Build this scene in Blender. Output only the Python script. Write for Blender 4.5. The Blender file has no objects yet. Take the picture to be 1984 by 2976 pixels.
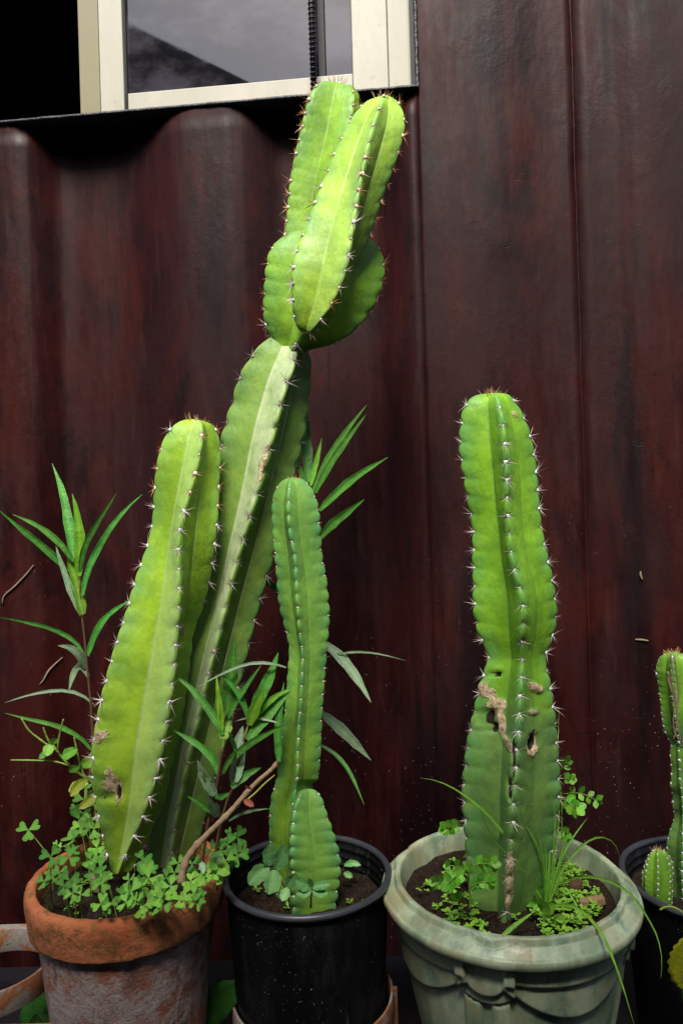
import bpy, bmesh, math, random
import numpy as np
from mathutils import Vector, Matrix, noise as mnoise

# ------------------------------------------------------------------ camera, world, sun, exposure
random.seed(7)
np.random.seed(7)
SC = bpy.context.scene
COL = SC.collection
F_PX, CX, CY = 2100.0, 992.0, 1488.0
H0 = 1.35                                   # camera height
RC, RS = math.cos(0.030), math.sin(0.030)   # slight roll of the camera
cam_data = bpy.data.cameras.new('camera')
cam = bpy.data.objects.new('camera', cam_data)
COL.objects.link(cam)
cam_data.sensor_fit = 'VERTICAL'
cam_data.sensor_height = 36.0
cam_data.lens = 36.0 * F_PX / 2976.0
cam_data.clip_start = 0.02
cam_data.clip_end = 400
cam.matrix_world = Matrix(((RC, RS, 0, 0), (0, 0, -1, 0), (-RS, RC, 0, H0), (0, 0, 0, 1)))
SC.camera = cam

SUN_EL, SUN_AZ = 53.0, 6.0                 # degrees; azimuth from straight behind the camera towards the left
world = bpy.data.worlds.new('World')
SC.world = world
world.use_nodes = True
wn = world.node_tree
for n in list(wn.nodes):
    wn.nodes.remove(n)
sky = wn.nodes.new('ShaderNodeTexSky')
sky.sky_type = 'NISHITA'
sky.sun_disc = False
sky.sun_elevation = math.radians(SUN_EL)
sky.sun_rotation = math.radians(180 + SUN_AZ)
sky.air_density = 1.0
sky.dust_density = 2.5
sky.ozone_density = 1.0
bg = wn.nodes.new('ShaderNodeBackground')
bg.inputs['Strength'].default_value = 0.095
wo = wn.nodes.new('ShaderNodeOutputWorld')
wn.links.new(sky.outputs[0], bg.inputs['Color'])
wn.links.new(bg.outputs[0], wo.inputs['Surface'])

sun_data = bpy.data.lights.new('sun', 'SUN')
sun_data.energy = 4.2
sun_data.angle = math.radians(22)
sun_data.color = (1.0, 0.95, 0.87)
sun = bpy.data.objects.new('sun', sun_data)
COL.objects.link(sun)
_e, _a = math.radians(SUN_EL), math.radians(SUN_AZ)
sdir = Vector((-math.sin(_a) * math.cos(_e), -math.cos(_a) * math.cos(_e), math.sin(_e)))
sun.rotation_euler = (-sdir).to_track_quat('-Z', 'Y').to_euler()
sun.location = (-3, -4, 6)

SC.view_settings.view_transform = 'Standard'
SC.view_settings.look = 'None'
SC.view_settings.gamma = 1.0
SC.view_settings.use_curve_mapping = False
SC.view_settings.exposure = 1.0
SC.cycles.use_denoising = True
SC.cycles.max_bounces = 8

# ------------------------------------------------------------------ helpers: where a point of the photograph stands
def ray(px, py):
    u, v = (px - CX) / F_PX, -(py - CY) / F_PX
    return (u * RC + v * RS, 1.0, -u * RS + v * RC)

def P(px, py, d):
    """the point at depth d (metres from the camera along its axis)"""
    x, y, z = ray(px, py)
    return Vector((x * d, d, H0 + z * d))

def PH(px, py, h):
    """the point h metres below the camera's height"""
    x, y, z = ray(px, py)
    d = -h / z
    return Vector((x * d, d, H0 - h))

ZT = {'z3': (700, 200, 2.7345), 'z4': (0, 1300, 2.3515), 'z5': (400, 1100, 1.96), 'z6': (1200, 1080, 1.9273),
      'z7': (0, 2250, 1.5806), 'z8': (992, 2250, 1.5806), 'D': (0, 0, 1 / 1.2653), 'w1': (500, 2600, 2.0907),
      'w3': (1684, 2400, 4.0833), 'w4': (40, 2250, 3.7333), 'w5': (440, 2250, 4.9), 'w6': (480, 1850, 4.1263),
      'w7': (1220, 2400, 2.6133), 'w8': (1180, 2650, 2.3059), 's': (0, 0, 1.0)}
def T(z, *pts):
    ox, oy, k = ZT[z]
    return [(ox + x / k, oy + y / k) for x, y in pts]

# ------------------------------------------------------------------ helpers: objects
def tag(o, label=None, cat=None, group=None, kind=None):
    if label: o['label'] = label
    if cat: o['category'] = cat
    if group: o['group'] = group
    if kind: o['kind'] = kind
    return o

def thing(name, loc, label, cat, group=None):
    o = bpy.data.objects.new(name, None)
    o.empty_display_size = 0.05
    COL.objects.link(o)
    o.location = loc
    return tag(o, label, cat, group)

def link(name, me, parent=None):
    o = bpy.data.objects.new(name, me)
    COL.objects.link(o)
    if parent is not None:
        o.parent = parent
    return o

def base_of(parent):
    b = Vector((0, 0, 0))
    while parent is not None:
        b = b + parent.location
        parent = parent.parent
    return b

class MB:
    """collects faces of one mesh (world coordinates)"""
    def __init__(self):
        self.v, self.f, self.m = [], [], []
    def add(self, vs, fs, mi=0):
        o = len(self.v)
        self.v += [tuple(p) for p in vs]
        self.f += [tuple(i + o for i in q) for q in fs]
        self.m += [mi] * len(fs)
        return o
    def box(self, x0, x1, y0, y1, z0, z1, M=None, mi=0):
        vs = [Vector((x, y, z)) for x in (x0, x1) for y in (y0, y1) for z in (z0, z1)]
        if M is not None:
            vs = [M @ p for p in vs]
        self.add(vs, [(0, 1, 3, 2), (4, 6, 7, 5), (0, 4, 5, 1), (2, 3, 7, 6), (0, 2, 6, 4), (1, 5, 7, 3)], mi)
    def tube(self, pts, rad, n=6, mi=0, cap=True):
        pts = [Vector(p) for p in pts]
        k = len(pts)
        if not hasattr(rad, '__len__'):
            rad = [rad] * k
        vs, fs = [], []
        up = None
        for i, p in enumerate(pts):
            t = (pts[min(i + 1, k - 1)] - pts[max(i - 1, 0)]).normalized()
            if up is None:
                up = t.orthogonal().normalized()
            up = (up - t * up.dot(t)).normalized()
            b = t.cross(up)
            for j in range(n):
                a = 2 * math.pi * j / n
                vs.append(p + (up * math.cos(a) + b * math.sin(a)) * rad[i])
        for i in range(k - 1):
            for j in range(n):
                fs.append((i * n + j, i * n + (j + 1) % n, (i + 1) * n + (j + 1) % n, (i + 1) * n + j))
        if cap:
            fs.append(tuple(reversed(range(n))))
            fs.append(tuple((k - 1) * n + j for j in range(n)))
        self.add(vs, fs, mi)
    def build(self, name, mats, parent=None, smooth=True, bevel=0.0):
        b = base_of(parent)
        me = bpy.data.meshes.new(name)
        me.from_pydata([(x - b.x, y - b.y, z - b.z) for x, y, z in self.v], [], self.f)
        for m in (mats if isinstance(mats, (list, tuple)) else [mats]):
            me.materials.append(m)
        me.polygons.foreach_set('material_index', self.m)
        me.polygons.foreach_set('use_smooth', [smooth] * len(self.f))
        me.update()
        o = link(name, me, parent)
        if bevel:
            md = o.modifiers.new('bevel', 'BEVEL')
            md.width = bevel; md.segments = 2; md.limit_method = 'ANGLE'
        return o

def resample(pts, k, smooth=2, wx=1.0):
    """k points at equal steps along a polyline that has been rounded"""
    p = np.array(pts, float)
    for _ in range(smooth):
        q = [p[0]]
        for a, b in zip(p[:-1], p[1:]):
            q += [a * .75 + b * .25, a * .25 + b * .75]
        q.append(p[-1])
        p = np.array(q)
    dd = np.diff(p, axis=0)
    if wx != 1.0: dd = dd * np.array([wx, 1.0])
    s = np.concatenate([[0], np.cumsum(np.linalg.norm(dd, axis=1))])
    t = np.linspace(0, s[-1], k)
    return np.stack([np.interp(t, s, p[:, i]) for i in range(p.shape[1])], 1)

# ------------------------------------------------------------------ helpers: materials
class NT:
    def __init__(self, name):
        self.m = bpy.data.materials.new(name)
        self.m.use_nodes = True
        self.t = self.m.node_tree
        for n in list(self.t.nodes):
            self.t.nodes.remove(n)
        self.out = self.t.nodes.new('ShaderNodeOutputMaterial')
        self.tc = self.t.nodes.new('ShaderNodeTexCoord')
    def node(self, typ, **kw):
        n = self.t.nodes.new(typ)
        for k, v in kw.items():
            setattr(n, k, v)
        return n
    def set(self, sock, v):
        if isinstance(v, bpy.types.NodeSocket):
            self.t.links.new(v, sock)
        elif v is not None:
            if sock.type == 'RGBA' and len(v) == 3:
                v = (*v, 1)
            sock.default_value = v
    def co(self, scale=(1, 1, 1), src='Object', loc=(0, 0, 0)):
        n = self.node('ShaderNodeMapping')
        self.t.links.new(self.tc.outputs[src], n.inputs['Vector'])
        n.inputs['Scale'].default_value = scale
        n.inputs['Location'].default_value = loc
        return n.outputs[0]
    def noise(self, scale=5, detail=4, rough=.55, vec=None, dist=0.0):
        n = self.node('ShaderNodeTexNoise')
        n.inputs['Scale'].default_value = scale
        n.inputs['Detail'].default_value = detail
        n.inputs['Roughness'].default_value = rough
        n.inputs['Distortion'].default_value = dist
        self.set(n.inputs['Vector'], vec if vec is not None else self.co())
        return n.outputs[0]
    def noise_vec(self, scale, amt):
        n = self.node('ShaderNodeTexNoise')
        n.inputs['Scale'].default_value = scale
        self.set(n.inputs['Vector'], self.co())
        m = self.node('ShaderNodeMix', data_type='VECTOR')
        m.inputs[0].default_value = amt * .2
        self.set(m.inputs[4], self.co()); self.set(m.inputs[5], n.outputs[1])
        return m.outputs[1]
    def voronoi(self, scale, vec=None, feature='F1'):
        n = self.node('ShaderNodeTexVoronoi', feature=feature)
        n.inputs['Scale'].default_value = scale
        self.set(n.inputs['Vector'], vec if vec is not None else self.co())
        return n.outputs[0]
    def ramp(self, fac, a, b, lo=0.0, hi=1.0):
        n = self.node('ShaderNodeMapRange', interpolation_type='SMOOTHSTEP')
        self.set(n.inputs[0], fac)
        n.inputs[1].default_value = a; n.inputs[2].default_value = b
        n.inputs[3].default_value = lo; n.inputs[4].default_value = hi
        return n.outputs[0]
    def math(self, op, a, b=None):
        n = self.node('ShaderNodeMath', operation=op)
        self.set(n.inputs[0], a)
        if b is not None: self.set(n.inputs[1], b)
        return n.outputs[0]
    def mix(self, fac, a, b, blend='MIX'):
        n = self.node('ShaderNodeMix', data_type='RGBA', blend_type=blend)
        self.set(n.inputs[0], fac); self.set(n.inputs[6], a); self.set(n.inputs[7], b)
        return n.outputs[2]
    def attr(self, name):
        n = self.node('ShaderNodeAttribute', attribute_name=name)
        return n.outputs['Fac']
    def sep(self, src='Object'):
        n = self.node('ShaderNodeSeparateXYZ')
        self.t.links.new(self.tc.outputs[src], n.inputs[0])
        return n.outputs
    def bump(self, h, strength=.3, dist=.01, normal=None):
        n = self.node('ShaderNodeBump')
        n.inputs['Strength'].default_value = strength
        n.inputs['Distance'].default_value = dist
        self.set(n.inputs['Height'], h)
        if normal is not None: self.set(n.inputs['Normal'], normal)
        return n.outputs[0]
    def done(self, color, rough=.5, spec=.5, normal=None, metal=0.0, sss=0.0, trans=0.0, ior=None):
        b = self.node('ShaderNodeBsdfPrincipled')
        self.set(b.inputs['Base Color'], color)
        self.set(b.inputs['Roughness'], rough)
        self.set(b.inputs['Specular IOR Level'], spec)
        self.set(b.inputs['Metallic'], metal)
        if ior: b.inputs['IOR'].default_value = ior
        if sss:
            b.inputs['Subsurface Weight'].default_value = sss
            b.inputs['Subsurface Radius'].default_value = (.6, 1.0, .25)
            b.inputs['Subsurface Scale'].default_value = .006
        if normal is not None: self.set(b.inputs['Normal'], normal)
        s = b.outputs[0]
        if trans:
            tr = self.node('ShaderNodeBsdfTranslucent')
            self.set(tr.inputs['Color'], color)
            if normal is not None: self.set(tr.inputs['Normal'], normal)
            mx = self.node('ShaderNodeMixShader')
            mx.inputs[0].default_value = trans
            self.t.links.new(s, mx.inputs[1]); self.t.links.new(tr.outputs[0], mx.inputs[2])
            s = mx.outputs[0]
        self.t.links.new(s, self.out.inputs['Surface'])
        return self.m

def plain(name, col, rough=.5, spec=.4, var=.25, scale=30, metal=0.0, bump=.1, bd=.002):
    n = NT(name)
    f = n.noise(scale, 5)
    c = n.mix(f, tuple(x * (1 - var) for x in col), tuple(min(1, x * (1 + var)) for x in col))
    return n.done(c, rough, spec, n.bump(n.noise(scale * 4, 4), bump, bd), metal)

def leaf_mat(name, col, col2, rough=.42, trans=.25, vein=.3):
    n = NT(name)
    oi = n.node('ShaderNodeObjectInfo').outputs['Random']
    f = n.noise(60, 3)
    c = n.mix(n.ramp(f, .3, .7), col, col2)
    hsv = n.node('ShaderNodeHueSaturation')
    n.set(hsv.inputs['Value'], n.ramp(oi, 0, 1, .78, 1.22))
    n.set(hsv.inputs['Hue'], n.ramp(n.math('FRACT', n.math('MULTIPLY', oi, 7.3)), 0, 1, .488, .512))
    n.set(hsv.inputs['Color'], c)
    mid = n.attr('mid')
    c = n.mix(n.math('MULTIPLY', mid, vein), hsv.outputs[0], tuple(min(1, x * 1.7 + .03) for x in col2))
    c = n.mix(n.ramp(n.noise(35, 5, .75, n.co(loc=(3, 1, 2))), .60, .72, 0, .35), c, tuple(x * .55 for x in col))
    return n.done(c, rough, .45, n.bump(n.math('ADD', n.noise(160, 3), n.noise(420, 2)), .45, .002), trans=trans)

def cactus_mat(name, young, old, pale, pale_amt=.5, scar=.1, edge=(.30, .42, .07), edge_amt=.5, bloom=.55):
    n = NT(name)
    age, rib, val, tan, dark = (n.attr(k) for k in ('age', 'rib', 'val', 'tan', 'dark'))
    big = n.noise(14, 4, .6)
    c = n.mix(n.ramp(big, .36, .64), tuple(x * .80 for x in young), (min(1, young[0] * 1.38), min(1, young[1] * 1.24), young[2] * 1.1))
    co = n.mix(n.ramp(big, .35, .65), tuple(x * .74 for x in old), (min(1, old[0] * 1.35), min(1, old[1] * 1.24), old[2] * 1.1))
    c = n.mix(age, c, co)
    bl = n.math('MULTIPLY', n.ramp(rib, .45, .95), n.ramp(n.noise(19, 4, .65, n.co(loc=(4, 1, 7))), .36, .62, .15, 1))
    c = n.mix(n.math('MULTIPLY', bl, bloom), c, (young[0] * .52, young[1] * .78, young[1] * .24))
    # pale band along the valley, broken up by noise
    pv = n.math('MULTIPLY', n.ramp(val, .88, 1.0), n.ramp(n.noise(22, 4, .6, n.co((1, 1, .25))), .3, .62, .25, 1))
    c = n.mix(n.math('MULTIPLY', pv, pale_amt), c, pale)
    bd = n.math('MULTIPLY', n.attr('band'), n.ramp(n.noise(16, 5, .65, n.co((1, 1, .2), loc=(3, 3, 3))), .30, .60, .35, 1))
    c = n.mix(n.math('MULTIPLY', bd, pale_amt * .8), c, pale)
    # mottling, fine veins, corky flecks
    c = n.mix(n.ramp(n.noise(55, 5, .65), .45, .75, 0, .35), c, tuple(x * .62 for x in young))
    c = n.mix(n.ramp(n.noise(120, 3, .6, n.co((1, 1, .3))), .55, .8, 0, .15), c, pale)
    c = n.mix(n.math('MULTIPLY', n.ramp(rib, .955, 1.0), edge_amt), c, edge)
    fl = n.math('MULTIPLY', n.ramp(n.noise(75, 4, .7), .66, .72), n.ramp(n.noise(9, 3), .5, .62))
    fl = n.math('MULTIPLY', fl, n.math('ADD', n.math('MULTIPLY', age, .7), .3))
    c = n.mix(n.math('MULTIPLY', fl, scar), c, (.30, .22, .13))
    wob = n.math('MULTIPLY', n.math('SUBTRACT', n.noise(85, 4, .65), .5), 1.5)
    tn = n.math('MULTIPLY', n.math('ADD', tan, wob), n.ramp(tan, .02, .12))
    tcol = n.mix(n.ramp(n.noise(150, 5, .75), .3, .68), (.16, .10, .04), (.58, .48, .30))
    c = n.mix(n.ramp(tn, .38, .50), c, tcol)
    c = n.mix(n.ramp(n.math('ADD', dark, n.math('MULTIPLY', wob, .35)), .42, .56), c, (.02, .013, .008))
    h = n.math('ADD', n.noise(30, 4, .6, n.co((1, 1, .45))), n.math('MULTIPLY', n.noise(170, 3), .12))
    h = n.math('ADD', h, n.math('MULTIPLY', n.math('MULTIPLY', n.ramp(tn, .3, .5), n.noise(140, 4, .7)), .8))
    nb = n.bump(h, .55, .006)
    rg = n.ramp(n.noise(40, 3), .3, .7, .46, .66)
    return n.done(c, rg, .34, nb, sss=.12)

M = {}
# corrugated maroon paint
def wall_material():
    n = NT('maroon_container_paint')
    z = n.sep()[2]
    streak = n.noise(9, 6, .68, n.co((1, 1, .26)))
    streak2 = n.noise(40, 6, .7, n.co((1, 1, .14), loc=(3, 1, 0)))
    cloud = n.noise(3.2, 6, .65, n.co((1, 1, .55), loc=(7, 2, 1)))
    grain = n.noise(60, 6, .75, n.co((1, 1, .7), loc=(1, 1, 5)))
    c = n.mix(n.ramp(streak, .38, .62), (0.0083, 0.0011, 0.0015), (0.0231, 0.0036, 0.0033))
    c = n.mix(n.ramp(cloud, .46, .62, 0, .75), c, (0.0147, 0.0041, 0.0049))
    c = n.mix(n.ramp(n.noise(4.5, 6, .7, n.co((1, 1, .45), loc=(2, 8, 4)), .6), .50, .64, 0, .8), c, (0.0303, 0.0047, 0.0034))
    c = n.mix(n.ramp(streak2, .53, .70, 0, .6), c, (0.0303, 0.0084, 0.0078))
    c = n.mix(n.ramp(n.noise(6, 6, .65, n.co((1, 1, .12), loc=(11, 4, 2))), .53, .66, 0, .85), c, (0.0042, 0.0015, 0.0023))
    c = n.mix(n.ramp(n.noise(5, 6, .7, n.co((1, 1, .6), loc=(6, 6, 9)), .8), .56, .68, 0, .75), c, (0.0044, 0.0015, 0.0018))
    c = n.mix(n.ramp(grain, .56, .70, 0, .6), c, (0.0037, 0.0010, 0.0012))
    c = n.mix(n.ramp(n.noise(95, 5, .7, n.co((1, 1, .6), loc=(4, 2, 7))), .64, .72, 0, .5), c, (0.0392, 0.0128, 0.0114))
    # scratches: thin stretched lines both ways
    sc = n.noise(70, 2, .5, n.co((.16, .16, 1), loc=(2, 0, 5)), 2.2)
    scm = n.math('MULTIPLY', n.ramp(sc, .70, .72), n.ramp(n.noise(2.5, 2, .5, n.co(loc=(4, 4, 1))), .45, .56))
    c = n.mix(n.math('MULTIPLY', scm, .7), c, (0.0029, 0.0010, 0.0016))
    s2 = n.noise(60, 2, .5, n.co((1, 1, .04), loc=(8, 3, 5)), .8)
    s2m = n.math('MULTIPLY', n.ramp(s2, .68, .705), n.ramp(n.noise(3.5, 2, .5, n.co(loc=(1, 4, 7))), .50, .60))
    c = n.mix(n.math('MULTIPLY', s2m, .7), c, (0.0029, 0.0010, 0.0016))
    # chipped paint and pale splash specks of uneven size, thick near the ground
    ch = n.ramp(n.noise(38, 7, .85, n.co(loc=(9, 9, 1))), .735, .755)
    c = n.mix(n.math('MULTIPLY', ch, .8), c, (.11, .055, .045))
    low = n.ramp(z, 1.5, .5, 0.0, 1.0)
    sp = n.voronoi(95, n.noise_vec(14, .35))
    spm = n.math('MULTIPLY', n.ramp(sp, .12, .05), n.ramp(n.noise(5, 5, .75, n.co(loc=(1, 9, 3))), .45, .60))
    spm = n.math('MULTIPLY', spm, n.math('ADD', n.math('MULTIPLY', low, .95), .03))
    c = n.mix(spm, c, (.34, .29, .28))
    rg = n.ramp(n.math('ADD', n.math('MULTIPLY', streak2, .5), n.math('MULTIPLY', cloud, .5)), .35, .65, .40, .66)
    h = n.math('ADD', n.math('MULTIPLY', n.noise(7, 4, .55, n.co((1, 1, .5))), 1.0), n.math('MULTIPLY', grain, .07))
    h = n.math('SUBTRACT', h, n.math('MULTIPLY', n.math('ADD', scm, ch), .08))
    h = n.math('ADD', h, n.math('MULTIPLY', n.math('MULTIPLY', n.noise(75, 4, .7), n.ramp(n.noise(3.2, 3, .6, n.co(loc=(8, 1, 6))), .50, .62)), .16))
    return n.done(c, rg, .14, n.bump(h, .4, .012))
M['wall'] = wall_material()

def rust_paint():
    n = NT('rusty_white_paint')
    f = n.noise(26, 6, .72)
    g = n.noise(90, 5, .75, n.co(loc=(3, 2, 1)))
    c = n.mix(g, (.17, .15, .13), (.34, .32, .28))
    c = n.mix(n.ramp(f, .43, .55), c, n.mix(g, (.16, .045, .018), (.38, .16, .06)))
    c = n.mix(n.ramp(g, .60, .68), c, (.03, .018, .012))
    return n.done(c, .75, .3, n.bump(n.math('ADD', f, n.math('MULTIPLY', g, .4)), .6, .004))
M['rust'] = rust_paint()

def terracotta(name, a, b, lime, ochre):
    n = NT(name)
    f = n.noise(22, 7, .78)
    g = n.noise(110, 5, .75, n.co(loc=(3, 2, 1)))
    c = n.mix(n.ramp(n.noise(8, 5, .6), .35, .65), a, b)
    if lime:
        c = n.mix(n.ramp(f, .40, .56, 0, .92), c, n.mix(n.noise(40, 5, .7), (.25, .19, .20), (.46, .40, .36)))
        c = n.mix(n.ramp(n.noise(22, 6, .75, n.co((1, 1, .5), loc=(9, 1, 4))), .53, .64, 0, .85), c, (.15, .085, .062))
        c = n.mix(n.ramp(n.noise(30, 6, .75, n.co((1, 1, .6), loc=(1, 7, 4))), .61, .69, 0, .8), c, (.50, .44, .34))
        c = n.mix(n.ramp(n.noise(14, 5, .7, n.co(loc=(5, 5, 1))), .60, .72, 0, .7), c, (.19, .17, .10))
        c = n.mix(n.ramp(g, .62, .72, 0, .7), c, (.06, .04, .03))
    if ochre:
        alg = n.math('MULTIPLY', n.ramp(n.noise(34, 6, .75, n.co((1, 1, 1.2), loc=(1, 1, 8))), .47, .60), n.ramp(n.noise(7, 3, .6, n.co(loc=(2, 5, 3))), .28, .48))
        c = n.mix(n.math('MULTIPLY', alg, .85), c, (.15, .085, .022))
        c = n.mix(n.ramp(g, .64, .71, 0, .6), c, (.09, .045, .02))
    h = n.math('ADD', n.math('MULTIPLY', f, .8), n.math('MULTIPLY', g, .4))
    return n.done(c, .82, .25, n.bump(h, .75, .008))
M['clay_rim'] = terracotta('orange_clay', (.34, .092, .033), (.48, .165, .07), False, True)
M['clay_body'] = terracotta('limed_clay', (.24, .085, .05), (.33, .14, .085), True, False)

def black_plastic():
    n = NT('dusty_black_plastic')
    dust = n.noise(13, 6, .7, n.co((1, 1, .35)))
    c = n.mix(n.ramp(dust, .48, .70, 0, .9), (.0035, .0035, .004), (.016, .016, .020))
    sp = n.voronoi(170, n.noise_vec(25, .3))
    spm = n.math('MULTIPLY', n.ramp(sp, .13, .06), n.ramp(n.noise(9, 6, .85, n.co((1, 1, .5), loc=(3, 3, 3))), .42, .58))
    c = n.mix(n.math('MULTIPLY', spm, .9), c, (.42, .40, .42))
    dr = n.noise(60, 3, .6, n.co((1, 1, .05)))
    c = n.mix(n.math('MULTIPLY', n.ramp(dr, .66, .74), .35), c, (.09, .09, .10))
    return n.done(c, n.ramp(dust, .4, .7, .42, .66), .2, n.bump(n.noise(120, 3), .2, .001))
M['black'] = black_plastic()
M['black_rim'] = plain('worn_black_rim', (.035, .038, .046), .38, .5, .35, 50)

def green_glaze():
    n = NT('weathered_green_glaze')
    f = n.noise(11, 6, .65)
    g = n.noise(70, 5, .7, n.co(loc=(2, 2, 2)))
    c = n.mix(n.ramp(n.noise(26, 5, .65, n.co((1, 1, .35))), .35, .65), (.19, .255, .155), (.38, .45, .29))
    c = n.mix(n.ramp(f, .45, .62, 0, .75), c, (.30, .26, .14))
    c = n.mix(n.ramp(n.noise(18, 6, .7, n.co(loc=(6, 1, 3))), .54, .68, 0, .7), c, (.085, .165, .13))
    c = n.mix(n.ramp(n.noise(30, 6, .75, n.co((1, 1, .4), loc=(4, 8, 3))), .60, .70, 0, .6), c, (.15, .095, .055))
    c = n.mix(n.ramp(g, .58, .72, 0, .6), c, (.42, .45, .38))
    c = n.mix(n.ramp(n.noise(160, 4, .7), .64, .72, 0, .6), c, (.09, .08, .05))
    return n.done(c, n.ramp(g, .35, .65, .34, .56), .45, n.bump(n.math('ADD', n.math('MULTIPLY', f, .6), n.math('MULTIPLY', g, .3)), .35, .004))
M['glaze'] = green_glaze()

def soil_mat():
    n = NT('potting_soil')
    f = n.noise(140, 6, .75)
    c = n.mix(n.ramp(f, .35, .65), (.010, .006, .004), (.045, .026, .016))
    c = n.mix(n.ramp(n.voronoi(120), .16, .08), c, (.17, .11, .07))
    c = n.mix(n.ramp(n.voronoi(260, n.co(loc=(1, 2, 3))), .15, .07), c, (.34, .29, .24))
    return n.done(c, .9, .15, n.bump(f, .9, .012))
M['soil'] = soil_mat()

def frame_mat():
    n = NT('cream_aluminium')
    g = n.noise(5, 6, .7, n.co((1, 1, .3)))
    c = n.mix(n.ramp(g, .3, .7), (.32, .305, .24), (.40, .385, .32))
    c = n.mix(n.ramp(n.noise(26, 6, .8), .58, .70, 0, .55), c, (.22, .195, .13))
    c = n.mix(n.ramp(n.noise(90, 5, .8, n.co((1, 1, .4))), .66, .74, 0, .7), c, (.09, .08, .06))
    return n.done(c, .48, .35, n.bump(g, .1, .002))
M['frame'] = frame_mat()
M['frame_olive'] = plain('olive_aluminium', (.20, .18, .105), .5, .35, .12, 14, 0, .05)  # darker olive tone for one stile beside the cream frame
M['gasket'] = plain('black_gasket', (.010, .010, .012), .6, .3)
M['steel_edge'] = plain('cut_steel_edge', (.035, .037, .042), .45, .5, .5, 60, .4, .6, .004)
M['bar'] = plain('dark_rebar', (.012, .012, .015), .42, .5, .4, 80, .3, .2)
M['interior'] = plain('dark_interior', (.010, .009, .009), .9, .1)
def glass_mat():
    n = NT('tinted_reflective_glass')
    d = n.noise(5, 5, .65, n.co((1, 1, 1.4)))
    c = n.mix(n.ramp(d, .4, .62), (.006, .006, .008), (.042, .038, .048))
    c = n.mix(n.ramp(n.noise(60, 6, .8), .62, .72, 0, .5), c, (.10, .10, .11))
    return n.done(c, n.ramp(d, .35, .7, .02, .06), .5, n.bump(n.noise(3, 2), .05, .004), ior=2.0)
M['glass'] = glass_mat()
M['wood'] = plain('twig_bark', (.25, .17, .10), .8, .2, .45, 90, 0, .7, .003)
M['stem_brown'] = plain('brown_plant_stem', (.085, .045, .022), .6, .3, .4, 80)
M['stem_green'] = plain('green_plant_stem', (.17, .27, .045), .5, .35, .3, 60)
M['chip'] = plain('bark_chip', (.25, .145, .085), .85, .2, .5, 60, 0, .8, .004)
M['string'] = plain('dry_grey_vine', (.17, .13, .09), .85, .2, .4, 90)
M['wool'] = plain('white_wool', (.72, .72, .74), .9, .1, .2, 400)
M['wool_old'] = plain('grey_wool', (.30, .26, .22), .9, .1, .4, 400)
def spine_mat(name, a, b):
    n = NT(name)
    c = n.mix(n.attr('tipf'), a, b)
    return n.done(c, .45, .4)
M['spine_pale'] = spine_mat('pale_spine', (.60, .55, .52), (.22, .13, .09))
M['spine_orange'] = spine_mat('orange_spine', (.50, .30, .12), (.42, .15, .03))
M['spine_dark'] = spine_mat('dark_spine', (.22, .18, .17), (.07, .05, .045))
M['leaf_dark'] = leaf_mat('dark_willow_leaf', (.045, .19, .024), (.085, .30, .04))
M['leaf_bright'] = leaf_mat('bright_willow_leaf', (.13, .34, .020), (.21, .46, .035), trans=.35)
M['leaf_pale'] = leaf_mat('pale_leaf_back', (.15, .25, .13), (.23, .34, .20), .55)
M['leaf_clover'] = leaf_mat('clover_leaf', (.060, .21, .020), (.11, .31, .033), .5, .25, .25)
M['leaf_clover_light'] = leaf_mat('light_clover_leaf', (.13, .35, .03), (.21, .45, .05), .5, .2, .25)
M['leaf_yellow'] = leaf_mat('yellow_leaf', (.25, .35, .03), (.36, .42, .05), .45, .3, .3)
M['leaf_gold'] = leaf_mat('golden_succulent_leaf', (.42, .44, .02), (.56, .54, .03), .4, .25, .1)
M['leaf_senna'] = leaf_mat('round_leaflet', (.11, .36, .025), (.19, .50, .04), .45, .35, .2)
M['leaf_broad'] = leaf_mat('broad_weed_leaf', (.11, .29, .085), (.17, .38, .12), .5, .2, .45)
M['leaf_deep'] = leaf_mat('deep_green_leaf', (.018, .075, .010), (.035, .12, .016), .45, .1, .1)
M['leaf_red'] = leaf_mat('dry_red_leaf', (.17, .03, .015), (.25, .05, .02), .6, .2, .1)
M['grass'] = leaf_mat('grass_blade', (.12, .30, .025), (.19, .42, .045), .4, .3, .4)
M['moss'] = leaf_mat('seedling_leaf', (.14, .34, .03), (.22, .46, .05), .5, .3, .1)
M['ground'] = plain('dark_yard_ground', (.035, .031, .028), .9, .2, .4, 6, 0, .6, .02)
M['house_wall'] = plain('house_render', (.10, .085, .08), .85, .2, .3, 3)
M['house_roof'] = plain('house_roofing', (.06, .045, .042), .8, .2, .4, 5)

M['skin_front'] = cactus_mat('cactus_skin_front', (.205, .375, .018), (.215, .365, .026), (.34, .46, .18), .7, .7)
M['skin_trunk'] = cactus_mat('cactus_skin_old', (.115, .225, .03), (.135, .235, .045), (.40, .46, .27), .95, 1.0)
M['skin_upper'] = cactus_mat('cactus_skin_upper', (.145, .31, .014), (.17, .335, .016), (.30, .48, .12), .55, .3)
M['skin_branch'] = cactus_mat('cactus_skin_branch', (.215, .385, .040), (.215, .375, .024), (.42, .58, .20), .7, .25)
M['skin_middle'] = cactus_mat('cactus_skin_middle', (.135, .30, .05), (.155, .30, .022), (.20, .40, .08), .5, .3, (.13, .30, .09), .5, .95)
M['skin_right'] = cactus_mat('cactus_skin_right', (.145, .335, .016), (.115, .225, .055), (.07, .20, .05), .6, .7, (.08, .25, .07), .6)
M['skin_small'] = cactus_mat('cactus_skin_small', (.115, .27, .022), (.10, .21, .05), (.12, .30, .05), .3, .5, (.12, .30, .06), .4)

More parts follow.
